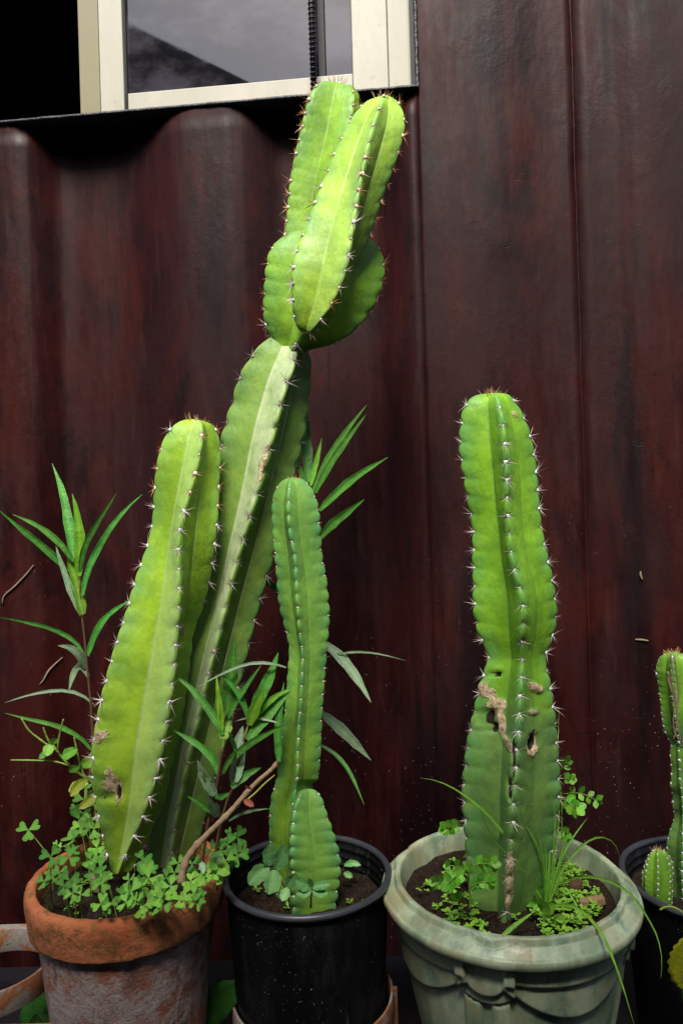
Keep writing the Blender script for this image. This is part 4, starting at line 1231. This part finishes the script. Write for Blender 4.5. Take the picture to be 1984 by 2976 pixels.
# --- clover in the terracotta pot
def clover_mesh(seed):
    rnd = random.Random(seed)
    vs, fs, mid = [], [], []
    for k in range(3):
        a0 = k * 2 * math.pi / 3 + rnd.uniform(-.15, .15)
        droop = rnd.uniform(-.25, .15)
        out = [(0, 0), (.30, .16), (.62, .38), (.90, .44), (1.05, .30), (1.02, .12), (.86, 0)]
        idx = []
        for side in (1, -1):
            for x, y in (out if side == 1 else out[1:-1]):
                y *= side * 1.2
                ca, sa = math.cos(a0), math.sin(a0)
                z = -droop * x * x + .42 * abs(y) * 1.0 * x
                vs.append((x * ca - y * sa, x * sa + y * ca, z)); mid.append(1.0 if y == 0 and x < .1 else 0.0)
                idx.append(len(vs) - 1)
        rgt, lft = idx[:7], idx[7:]
        c = len(vs); ca, sa = math.cos(a0), math.sin(a0)
        vs.append((.5 * ca, .5 * sa, -droop * .25)); mid.append(1.0)
        for j in range(6): fs.append((c, rgt[j], rgt[j + 1]))
        ring = [rgt[0]] + lft + [rgt[6]]
        for j in range(6): fs.append((c, ring[j + 1], ring[j]))
    me = bpy.data.meshes.new('clover_leaf'); me.from_pydata(vs, [], fs)
    me.polygons.foreach_set('use_smooth', [True] * len(fs))
    at = me.attributes.new('mid', 'FLOAT', 'POINT'); at.data.foreach_set('value', mid)
    return me
CM = {}
for m in ('leaf_clover', 'leaf_clover_light', 'leaf_yellow'):
    CM[m] = []
    for s in range(4):
        me = clover_mesh(s); me.materials.append(M[m]); CM[m].append(me)
CR = random.Random(5)
def clover_leaf(parent, px, py, size_px, mat, hh=.525, tilt=None, soilz=None, root=None):
    p = PH(px, py, hh)
    if p.y > 1.235: p = P(px, py, 1.235)
    if p.y < .975: p = P(px, py, .975)
    s = size_px / F_PX * p.y
    o = bpy.data.objects.new('clover_leaf', CR.choice(CM[mat]))
    COL.objects.link(o); o.parent = parent
    n = Vector((CR.uniform(-.55, .55), -CR.uniform(.35, 1.0), CR.uniform(.45, 1.1))).normalized()
    if tilt: n = Vector(tilt).normalized()
    rot = n.to_track_quat('Z', 'Y').to_matrix() @ Matrix.Rotation(CR.uniform(0, 6.28), 3, 'Z')
    o.matrix_local = Matrix.Translation(p - base_of(parent)) @ rot.to_4x4() @ Matrix.Scale(s, 4)
    # its stalk runs to the soil
    r = Vector((p.x + CR.uniform(-.02, .02), p.y + CR.uniform(-.005, .03), c1.z - .030)) if root is None else root
    ro = r - Vector((c1.x, c1.y, r.z)); ro.z = 0
    if ro.length > .118: ro = ro * (.118 / ro.length)
    r = Vector((c1.x + ro.x, c1.y + ro.y, c1.z - .030))
    m = (r + p) / 2 + Vector((CR.uniform(-.008, .008), 0, .008))
    b = MB(); pts = [tuple(x) for x in resample([r, m, p - n * .0005], 6, 1)]
    b.tube(pts, .0008, 4, cap=False)
    so = b.build('stalk', M['stem_green'], parent)
    return o
G_CL = 'clover clumps in the terracotta pot'
W4 = [  # clumps: (label, [(x, y, size, light)]) in w4 pixels
    ('clover clump spilling over the left edge of the terracotta pot', [(160, 605, 125, 0), (405, 888, 120, 0), (600, 905, 115, 0), (655, 700, 160, 0), (430, 1130, 100, 0), (330, 1160, 95, 0), (600, 1150, 125, 0), (500, 1060, 90, 0), (475, 775, 60, 1), (545, 1215, 100, 0), (640, 830, 90, 0), (390, 1110, 80, 0)]),
    ('clover clump climbing the foot of the thick front cactus', [(715, 490, 150, 0), (870, 590, 120, 1), (740, 610, 120, 0), (1065, 685, 125, 1), (765, 270, 120, 0), (850, 500, 100, 1), (800, 420, 110, 0), (690, 370, 80, 0), (870, 330, 90, 0), (730, 560, 110, 1), (860, 110, 70, 0)]),
    ('clover clump in the middle of the terracotta pot soil', [(890, 920, 130, 1), (930, 1010, 110, 0), (960, 1100, 100, 0), (640, 1300, 110, 1), (730, 1310, 105, 1), (950, 1405, 110, 1), (950, 1185, 110, 1), (900, 800, 90, 1), (870, 1060, 100, 0), (1000, 1130, 80, 1), (830, 930, 90, 0), (1040, 1420, 90, 0)]),
    ('bright clover clump hanging over the front rim of the terracotta pot', [(1280, 1270, 140, 1), (1465, 1130, 160, 1), (1415, 1420, 140, 1), (1565, 1390, 125, 1), (1180, 1310, 90, 0), (1400, 930, 110, 0), (1445, 1010, 120, 0), (1250, 1150, 90, 0), (1350, 1230, 120, 0), (1540, 1290, 120, 1), (1220, 1390, 110, 1), (1330, 1370, 110, 1), (1480, 1460, 110, 1)])]
W5 = [('clover clump below the woody twig in the terracotta pot', [(270, 1590, 170, 1), (130, 1760, 170, 1), (620, 1620, 160, 1), (600, 1715, 160, 1), (395, 1790, 140, 1), (330, 1400, 140, 0), (580, 1270, 140, 0), (560, 1530, 130, 1), (160, 1870, 150, 1), (690, 1600, 120, 1), (470, 1800, 120, 1), (60, 1850, 150, 1), (210, 1470, 120, 0), (380, 1270, 120, 0), (690, 1760, 110, 0), (640, 1830, 120, 1)]),
      ('dark clover clump at the right edge of the terracotta pot', [(1225, 900, 160, 0), (1085, 1000, 150, 0), (1230, 1150, 165, 0), (1060, 1230, 140, 0), (800, 1450, 120, 1), (700, 1430, 130, 1), (880, 1430, 110, 1), (1000, 1090, 130, 0), (840, 1080, 130, 0), (1130, 870, 110, 0), (1290, 1080, 110, 0), (760, 1350, 110, 0), (940, 1180, 120, 0), (960, 1320, 120, 1)])]
for zk, groups in (('w4', W4), ('w5', W5)):
    for lab, lst in groups:
        pts = T(zk, *[(x, y) for x, y, s, l in lst])
        cx_ = sum(p[0] for p in pts) / len(pts); cy_ = sum(p[1] for p in pts) / len(pts)
        th = thing('clover_plant', PH(cx_, max(cy_, 2420), .565), lab, 'clover', G_CL)
        for (x, y), (_, _, s, l) in zip(pts, lst):
            clover_leaf(th, x, y, s / ZT[zk][2] * .92, ('leaf_clover', 'leaf_clover_light', 'leaf_yellow')[l], hh=.515 if y > 2420 else .50)
# tube-like heart-leaved seedling by the rim
hs = thing('heart_leaf_weed', PH(640, 2545, .57), 'light heart-leaved seedling at the right rim of the terracotta pot', 'weed')
twig(hs, T('w5', (930, 1640), (950, 1450), (960, 1250)), .0016, M['stem_green'], 1.07, 1.05)
for pts, w, m in (([(970, 1280), (900, 1290), (820, 1250)], 130, 'leaf_clover_light'), ([(965, 1290), (1030, 1360), (1120, 1420)], 170, 'leaf_clover_light'), ([(900, 1260), (960, 1210), (1025, 1195)], 110, 'leaf_pale'), ([(880, 1400), (900, 1450), (885, 1520)], 95, 'leaf_clover_light'), ([(700, 1260), (740, 1330), (740, 1430)], 80, 'leaf_pale'), ([(790, 1370), (770, 1450), (760, 1540)], 120, 'leaf_clover_light'), ([(1010, 1500), (960, 1520), (930, 1580)], 90, 'leaf_clover_light')):
    blade(hs, T('w5', *pts), w / 4.9, M[m], 1.045, 1.03, shape='heart', k=7, face=LR.uniform(-.3, .3))

# --- bare woody twig across the pot, with a withered stalk
tw = thing('woody_twig', PH(523, 2560, .57), 'bare knotty brown twig rising from the terracotta pot towards the slim cactus', 'twig')
q_ = T('w5', (425, 1570), (430, 1450), (485, 1230), (600, 1060), (760, 890), (900, 755), (1120, 540), (1340, 280), (1568, 90)) + T('w6', (1100, 1740), (1270, 1600), (1340, 1520), (1375, 1440))
q_ = T('w5', (425, 1570), (430, 1450), (485, 1230), (600, 1060), (760, 890), (900, 755), (1120, 540), (1340, 280)) + T('w6', (1100, 1740), (1270, 1600), (1340, 1520), (1375, 1440))
kk = 60
qq = resample(q_, kk, 1)
b = MB()
rads = []
for i in range(kk):
    t = i / (kk - 1)
    node_ = max(math.exp(-((t - c) / .018) ** 2) for c in (.03, .12, .27, .50, .70, .94))
    rads.append((.0052 - .0022 * t) * (1 + .32 * node_ + .15 * mnoise.noise(Vector((i * .9, 3, 1)))))
b.tube([P(x, y, 1.035 + .075 * i / (kk - 1)) for i, (x, y) in enumerate(qq)], rads, 9)
b.build('branch', M['wood'], tw)
twig(tw, T('w6', (978, 1960), (1080, 1880), (1180, 1770), (1315, 1660)), .0016, M['leaf_yellow'], 1.075, 1.10, name='withered_stalk', k=10)
blade(tw, T('w6', (945, 1960), (1000, 1990), (1060, 2035)), 70 / 4.1263, M['leaf_red'], 1.07, 1.065, name='dry_leaf', shape='oval', k=6)
blade(tw, T('w6', (1030, 1830), (990, 1800), (955, 1790)), 34 / 4.1263, M['leaf_red'], 1.08, 1.075, name='dry_leaf', shape='oval', k=5)

# --- two broad-leaved seedlings in the middle black pot
for lab, root, st, lv in (
    ('broad-leaved weed at the left of the middle black pot', (1332, 606), [(1332, 606), (1318, 535), (1290, 490), (1243, 428)],
     [([(1240, 420), (1232, 370), (1245, 312)], 56), ([(1268, 440), (1290, 390), (1305, 325)], 62), ([(1238, 432), (1195, 445), (1142, 505)], 72), ([(1255, 440), (1255, 490), (1232, 548)], 74), ([(1318, 520), (1340, 490), (1362, 455)], 48), ([(1322, 522), (1310, 550), (1295, 582)], 42)]),
    ('broad-leaved seedling at the front centre of the middle black pot', (1427, 612), [(1427, 612), (1428, 570), (1432, 520)],
     [([(1430, 522), (1395, 505), (1358, 485)], 52), ([(1434, 520), (1475, 512), (1516, 506)], 36), ([(1428, 530), (1400, 548), (1360, 548)], 38), ([(1436, 530), (1470, 550), (1504, 548)], 36), ([(1432, 520), (1428, 500), (1420, 478)], 22)])):
    pr = PH(*T('z7', root)[0], .622)
    th = thing('broad_leaf_weed', pr, lab, 'weed', 'broad-leaved weeds in the middle black pot')
    dd = min(pr.y, 1.06)
    twig(th, T('z7', *st), .0014, M['stem_brown'], dd, dd - .02)
    for pts, w in lv:
        blade(th, T('z7', *pts), w / 1.5806, M['leaf_broad'], dd - .02, dd - .03, shape='oval', k=8, face=LR.uniform(-.3, .3))
pr = PH(1000, 2560, .62)
th = thing('broad_leaf_weed', pr, 'half-hidden broad-leaved weed behind the slim cactus stub', 'weed', 'broad-leaved weeds in the middle black pot')
twig(th, T('z8', (2, 560), (0, 500), (10, 430)), .0014, M['stem_brown'], 1.19, 1.19)
for pts, w in (([(12, 420), (50, 405), (88, 418)], 26), ([(10, 455), (30, 460), (50, 472)], 26)):
    blade(th, T('z8', *pts), w / 1.5806, M['leaf_broad'], 1.185, 1.18, shape='oval', k=6)

# --- round-leaflet weeds in the green pot
SR = random.Random(3)
def pinnate(parent, pts, npair, w, lz, d0, d1, zk, mat='leaf_senna', terminal=True):
    twig(parent, T(zk, *pts), .0008, M['stem_green'], d0, d1, name='leaf_stalk', k=8, n=4)
    q = resample(T(zk, *pts), npair + 1, 2)
    full = resample(T(zk, *pts), 40, 2)
    k = ZT[zk][2]
    for i in range(1, npair + 1):
        t = i / npair * .96
        d = d0 + (d1 - d0) * t
        j = int(t * 39)
        p = full[j]; tg = full[min(j + 1, 39)] - full[max(j - 1, 0)]; tg = tg / max(1e-6, np.linalg.norm(tg))
        nn = np.array([-tg[1], tg[0]])
        sides = (1, -1) + ((0,) if terminal and i == npair else ())
        for s in sides:
            dirv = (nn * s * .85 + tg * .55) if s else tg
            dirv = dirv / np.linalg.norm(dirv)
            L = lz / k * SR.uniform(.85, 1.1)
            a = p + dirv * 1.5; e = p + dirv * L
            blade(parent, [tuple(a), tuple((a + e) / 2), tuple(e)], w / k * SR.uniform(.88, 1.1), M[mat], d, d + SR.uniform(-.012, .004), name='leaflet', shape='oval', k=6, fold=.08, face=SR.uniform(-.35, .35))
th = thing('round_leaf_weed', PH(1366, 2650, .6), 'weed with round paired leaflets at the front left of the green pot', 'weed', 'round-leaved weeds in the green pot')
twig(th, T('w7', (378, 640), (378, 500), (366, 380), (385, 290), (378, 235)), .0016, M['stem_green'], 1.03, 1.02)
pinnate(th, [(350, 340), (290, 370), (235, 410), (205, 445)], 4, 62, 76, 1.02, .99, 'w7')
pinnate(th, [(205, 445), (160, 428), (120, 430)], 2, 48, 62, 1.0, .985, 'w7')
pinnate(th, [(385, 300), (430, 292), (475, 288), (545, 291)], 3, 52, 76, 1.02, 1.0, 'w7')
pinnate(th, [(385, 470), (430, 438), (480, 422), (535, 428)], 4, 44, 68, 1.02, 1.0, 'w7')
pinnate(th, [(370, 400), (330, 320), (270, 300), (215, 305)], 3, 44, 56, 1.035, 1.03, 'w7')
for pts, w in (([(380, 330), (365, 320), (340, 318)], 55), ([(375, 370), (360, 360), (340, 370)], 50), ([(320, 510), (280, 540), (230, 530)], 60), ([(350, 500), (340, 520), (360, 540)], 40), ([(395, 320), (420, 325), (436, 335)], 36), ([(380, 580), (400, 575), (425, 582)], 26), ([(385, 490), (410, 485), (436, 482)], 34), ([(260, 560), (290, 530), (315, 500)], 50)):
    blade(th, T('w7', *pts), w / 2.6133, M['leaf_senna'], 1.03, 1.015, name='leaflet', shape='oval', k=6, fold=.08)
th = thing('round_leaf_weed', PH(1640, 2520, .6), 'weed with round paired leaflets behind the right side of the scarred cactus', 'weed', 'round-leaved weeds in the green pot')
twig(th, T('z8', (1000, 480), (1010, 300), (1012, 150), (1000, 30), (985, -60)), .0014, M['stem_green'], 1.17, 1.17)
pinnate(th, [(1012, 92), (1060, 85), (1110, 88), (1172, 122)], 4, 24, 38, 1.165, 1.14, 'z8')
pinnate(th, [(1008, 100), (1040, 130), (1080, 160)], 3, 34, 46, 1.16, 1.14, 'z8')
pinnate(th, [(1000, 20), (1030, 18), (1055, 22)], 2, 24, 32, 1.165, 1.15, 'z8')
pinnate(th, [(1000, -20), (1020, -35), (1030, -55)], 2, 22, 34, 1.165, 1.15, 'z8')
pinnate(th, [(990, 240), (1015, 260), (1030, 285)], 2, 28, 34, 1.18, 1.17, 'z8')
th = thing('round_leaf_weed', PH(1355, 2530, .6), 'small weed with round leaflets peeping out left of the scarred cactus', 'weed', 'round-leaved weeds in the green pot')
twig(th, T('z8', (590, 450), (580, 330), (560, 235)), .0012, M['stem_green'], 1.16, 1.16)
pinnate(th, [(558, 232), (525, 236), (480, 250)], 3, 30, 40, 1.155, 1.14, 'z8')

# --- grass tuft in the green pot
gr = thing('grass_tuft', PH(1585, 2630, .6), 'tuft of long arching grass blades in the green pot', 'grass tuft')
for pts, w, da, db in (
    ([(915, 570), (830, 400), (740, 260), (640, 150), (520, 65), (430, 25), (360, 17)], 15, 1.07, 1.02),
    ([(938, 580), (948, 430), (966, 200), (984, 40), (992, -120), (998, -300)], 9, 1.07, 1.12),
    ([(950, 585), (1000, 400), (1060, 290), (1130, 198)], 15, 1.06, 1.08),
    ([(955, 585), (1000, 450), (1060, 370), (1120, 310), (1180, 283), (1240, 300), (1272, 350), (1276, 405)], 14, 1.05, 1.08),
    ([(985, 510), (1060, 475), (1150, 467), (1250, 495), (1340, 560), (1400, 650), (1450, 740), (1473, 850), (1464, 938)], 12, 1.06, .84),
    ([(965, 605), (1060, 598), (1130, 650), (1190, 720), (1240, 830), (1290, 970), (1345, 1160)], 14, 1.04, .80),
    ([(738, 745), (800, 690), (892, 626)], 20, 1.0, 1.0),
    ([(925, 575), (810, 410), (720, 330), (650, 220), (626, 88)], 8, 1.08, 1.0),
    ([(930, 565), (930, 440), (900, 320), (830, 210), (735, 148)], 10, 1.07, 1.03),
    ([(960, 565), (975, 300), (985, 180), (950, 60), (890, 12)], 8, 1.07, 1.05),
    ([(935, 590), (940, 400), (934, 308)], 9, 1.05, 1.04),
    ([(945, 590), (985, 330), (1000, 150), (1003, 60)], 15, 1.06, 1.10),
    ([(930, 660), (932, 600), (948, 500), (960, 380)], 12, 1.045, 1.05),
    ([(1030, 520), (1090, 620), (1110, 700)], 7, 1.05, 1.0),
    ([(940, 580), (930, 420), (900, 250), (880, 200)], 5, 1.06, 1.04),
    ([(950, 580), (990, 420), (1030, 300), (1045, 240)], 6, 1.05, 1.07),
    ([(945, 590), (1010, 480), (1090, 400), (1150, 380)], 6, 1.04, 1.02),
    ([(930, 585), (880, 480), (820, 430), (790, 440)], 5, 1.05, 1.01),
    ([(940, 585), (955, 350), (970, 240), (960, 130)], 7, 1.06, 1.08),
    ([(1010, 350), (1060, 400), (1110, 460), (1160, 560)], 3.5, 1.15, 1.08)):
    blade(gr, T('z8', *pts), w / 1.5806, M['grass'], da, db, name='blade', shape='grass', k=16, fold=.35, face=LR.uniform(-.4, .4))
# lobed light leaf at the foot of the grass
lw = thing('lobed_leaf_weed', PH(1600, 2660, .6), 'light green lobed-leaf seedling at the foot of the grass tuft', 'weed')
for pts, w in (([(925, 640), (935, 610), (912, 580)], 56), ([(935, 645), (960, 625), (978, 595)], 40), ([(975, 700), (990, 675), (1015, 645)], 44), ([(890, 600), (870, 595), (855, 600)], 22), ([(895, 590), (885, 575), (884, 555)], 24), ([(900, 600), (890, 610), (882, 620)], 20)):
    blade(lw, T('z8', *pts), w / 1.5806, M['leaf_clover_light'], 1.03, 1.02, shape='oval', k=6)
twig(lw, T('z8', (930, 690), (928, 650), (930, 625)), .0016, M['stem_green'], 1.03, 1.03)

# --- tiny seedlings on the soil
def seedlings(name, label, c, rmax, z, n, size, seed, keep):
    rnd = random.Random(seed)
    vs, fs, mid = [], [], []
    cnt = 0
    while cnt < n:
        a, r = rnd.uniform(0, 6.283), rmax * math.sqrt(rnd.random())
        x, y = c.x + r * math.sin(a), c.y - r * math.cos(a)
        if not keep(x - c.x, y - c.y, rnd): continue
        cnt += 1
        h = rnd.uniform(.004, .016); s = size * rnd.uniform(.5, 1.3)
        top = Vector((x, y, z + h))
        a0 = rnd.uniform(0, 6)
        for k in range(rnd.choice((3, 4, 4, 5, 6))):
            aa = a0 + k * 1.6 + rnd.uniform(-.3, .3)
            d = Vector((math.cos(aa), math.sin(aa), rnd.uniform(-.1, .7))).normalized()
            sd = d.cross(Vector((0, 0, 1))).normalized()
            p0 = top + Vector((0, 0, rnd.uniform(-.4, .2) * h))
            o = len(vs)
            vs += [p0, p0 + d * s * .5 + sd * s * .32, p0 + d * s * .85 + sd * s * .25, p0 + d * s, p0 + d * s * .85 - sd * s * .25, p0 + d * s * .5 - sd * s * .32]
            mid += [1, 0, 0, 0, 0, 0]
            fs.append((o, o + 1, o + 2, o + 3, o + 4, o + 5))
    me = bpy.data.meshes.new(name); me.from_pydata([tuple(v) for v in vs], [], fs)
    me.materials.append(M['moss'])
    at = me.attributes.new('mid', 'FLOAT', 'POINT'); at.data.foreach_set('value', [float(x) for x in mid])
    return tag(link(name, me), label, 'ground cover', kind='stuff')
seedlings('seedlings', 'tiny bright seedlings covering the soil of the green pot', c3, R3 * .70, c3.z - .034, 300, .0085, 4,
          lambda x, y, r: ((x > .02 and y < .09) or (x < -.05 and y < -.02 and r.random() < .5) or r.random() < .10))
seedlings('seedlings', 'tiny seedlings between the clover in the terracotta pot', c1, R1 * .80, c1.z - .030, 30, .008, 8, lambda x, y, r: True)
seedlings('seedlings', 'few tiny seedlings on the soil of the middle black pot', c2, .1, c2.z - .052, 12, .008, 9, lambda x, y, r: True)

# --- loose bits
def chip(name, px, py, hh, L, wd, ang, label, mat='chip'):
    p = PH(px, py, hh)
    b = MB(); rnd = random.Random(int(px))
    ux, uy = Vector((math.cos(ang), math.sin(ang), .05)), Vector((-math.sin(ang), math.cos(ang), .1))
    vs = []
    n = 9
    for zz in (0, 1):
        for j in range(n):
            a = 2 * math.pi * j / n
            r = rnd.uniform(.75, 1.15) if zz == 0 else rnd.uniform(.6, .95)
            vs.append(p + ux * math.cos(a) * L * r + uy * math.sin(a) * wd * r + Vector((0, 0, .010 * zz + rnd.uniform(-.001, .002))))
    fs = [tuple(range(n - 1, -1, -1)), tuple(range(n, 2 * n))] + [(j, (j + 1) % n, n + (j + 1) % n, n + j) for j in range(n)]
    b.add(vs, fs)
    return tag(b.build(name, M[mat], bevel=.0015), label, 'bark chip')
chip('bark_chip', 1718, 2630, .592, .024, .009, .1, 'pale brown bark chip on the soil at the right of the green pot')
chip('bark_chip', 1672, 2582, .592, .014, .011, .4, 'dark grey bark chip below the grass tuft in the green pot', 'stem_brown')
chip('bark_chip', 274, 2570, .565, .008, .03, .5, 'brown bark sliver among the clover in the terracotta pot', 'wood')

def wall_twig(zk, pts, label, r=.0016):
    b = MB(); q = resample(T(zk, *pts), 16, 2)
    ps = []
    for x, y in q:
        s, z = W(x, y, 0.0)
        o_ = float(np.interp(s, PROF[:, 0], PROF[:, 1]))
        s, z = W(x, y, o_ - .003)
        ps.append(wp(s, float(np.interp(s, PROF[:, 0], PROF[:, 1])) - .003, z))
    b.tube(ps, [r * (.6 + .8 * math.sin(math.pi * (i + 1) / 17)) for i in range(16)], 5)
    return tag(b.build('dry_twig', M['string']), label, 'twig', 'dry twigs stuck on the wall')
wall_twig('z4', [(232, 805), (190, 860), (100, 955), (30, 1010), (18, 1045), (20, 1075)], 'curved dry twig stuck on the wall, the upper one at the left edge')
wall_twig('z4', [(465, 1420), (420, 1470), (340, 1560), (275, 1620)], 'thin dry twig stuck on the wall behind the left weed')
for pts, lab in (([(1272, 1118), (1270, 1140), (1282, 1165)], 'short pale straw stuck high on the wall right of the scarred cactus'), ([(1240, 1500), (1280, 1502), (1316, 1508)], 'flat pale straw stuck on the wall near the right edge')):
    wall_twig('z6', pts, lab, .0019)

# dry vines over the right cactus
dv = thing('dry_vine', P(1950, 2100, 1.13), 'tangle of dry grey vine hanging over the right-edge cactus', 'dry vine')
for pts in ([(1440, 1580), (1452, 1680), (1440, 1760), (1468, 1860), (1450, 1960), (1470, 2060)], [(1460, 1590), (1475, 1700), (1490, 1800), (1470, 1920), (1490, 2040), (1500, 2090)], [(1420, 1680), (1440, 1720), (1470, 1830), (1480, 1960), (1455, 2070)], [(1450, 1990), (1470, 2040), (1500, 2080), (1530, 2070)]):
    twig(dv, T('z6', *pts), 0.0014, M['string'], 1.135, 1.13, name='strand', k=14, knots=.4)
blade(dv, T('z6', (1425, 1690), (1440, 1740), (1450, 1800)), 20 / 1.93, M['string'], 1.135, 1.13, name='withered_flower', shape='oval', k=7)
# long dry blade over the small cactus
sb = thing('dry_straw', P(1960, 2640, 1.1), 'bent yellow straw beside the small finger cactus', 'straw')
twig(sb, T('w3', (945, 1000), (1000, 965), (1080, 955), (1160, 985), (1240, 1040)), .0016, M['leaf_yellow'], 1.06, 1.05, name='stalk')

# --- crenate-leaved plants on the bench between the pots
def crenate_leaf(parent, pts, w_px, d0, d1, face=0.0, mat='leaf_deep', tooth=.055):
    k = 15
    q = resample(pts, k, 2); ts = np.linspace(0, 1, k)
    vs, fs, mid = [], [], []
    m3 = [P(q[i, 0], q[i, 1], d0 + (d1 - d0) * ts[i]) for i in range(k)]
    for i in range(k):
        tg = (m3[min(i + 1, k - 1)] - m3[max(i - 1, 0)]).normalized()
        view = (CAMP - m3[i]).normalized(); side = tg.cross(view).normalized(); nrm = side.cross(tg)
        side = side * math.cos(face) + nrm * math.sin(face)
        w = math.sin(math.pi * (ts[i] * .92 + .05)) ** .55 * w_px / F_PX * d0 * .5
        w *= 1 + (tooth if i % 2 else -tooth * .6)
        for s in (-1, -.5, 0, .5, 1):
            vs.append(m3[i] + side * s * w + nrm * (.18 * abs(s) * w)); mid.append(1.0 if s == 0 else 0.0)
        for s in (1, 0, -1):
            vs.append(m3[i] + side * s * w * .97 + nrm * (.18 * abs(s) * w - .0025)); mid.append(0.0)
    for i in range(k - 1):
        for j in range(8):
            fs.append((i * 8 + j, i * 8 + (j + 1) % 8, (i + 1) * 8 + (j + 1) % 8, (i + 1) * 8 + j))
    return leaf_mesh('leaf', vs, fs, mid, M[mat], parent)
G_K = 'scallop-leaved succulents between the pots'
ka = thing('scallop_leaf_plant', (P(640, 3000, 1.16).x, 1.16, Z_BENCH), 'dark scallop-edged succulent leaf between the terracotta and black pots', 'succulent', G_K)
crenate_leaf(ka, T('w1', (120, 800), (230, 690), (340, 610), (420, 560)), 95, 1.15, 1.12, .2)
crenate_leaf(ka, T('w1', (60, 830), (120, 740), (170, 650)), 60, 1.17, 1.17, .3)
b = MB(); b.tube([P(545, 2990, 1.155), P(540, 3120, 1.16), Vector((P(560, 3000, 1.16).x, 1.16, Z_BENCH))], .004, 6); b.build('stem', M['stem_green'], ka)
kb = thing('scallop_leaf_plant', (P(120, 3000, 1.14).x, 1.14, Z_BENCH), 'dark scallop-edged succulent leaves below the empty ring at the left', 'succulent', G_K)
crenate_leaf(kb, [(150, 3010), (120, 2960), (115, 2920), (140, 2870)], 110, 1.18, 1.16, .35)
crenate_leaf(kb, [(130, 3020), (112, 2985), (105, 2952)], 55, 1.10, 1.09, .3)
b = MB(); b.tube([P(140, 3005, 1.15), P(140, 3120, 1.14), Vector((P(120, 3000, 1.14).x, 1.14, Z_BENCH))], .004, 6); b.build('stem', M['stem_green'], kb)
ky = thing('yellow_leaf_plant', (P(2030, 2900, 1.0).x, 1.0, Z_BENCH), 'yellow toothed succulent leaf poking in at the lower right edge', 'succulent')
crenate_leaf(ky, T('w3', (1225, 1920), (1180, 1760), (1200, 1580), (1270, 1340)), 62, .985, .965, -.25, 'leaf_gold', .16)
b = MB(); b.tube([P(1985, 2868, 1.0), P(2010, 3000, 1.0), Vector((P(2030, 2900, 1.0).x, 1.0, Z_BENCH))], .004, 6); b.build('stem', M['stem_green'], ky)
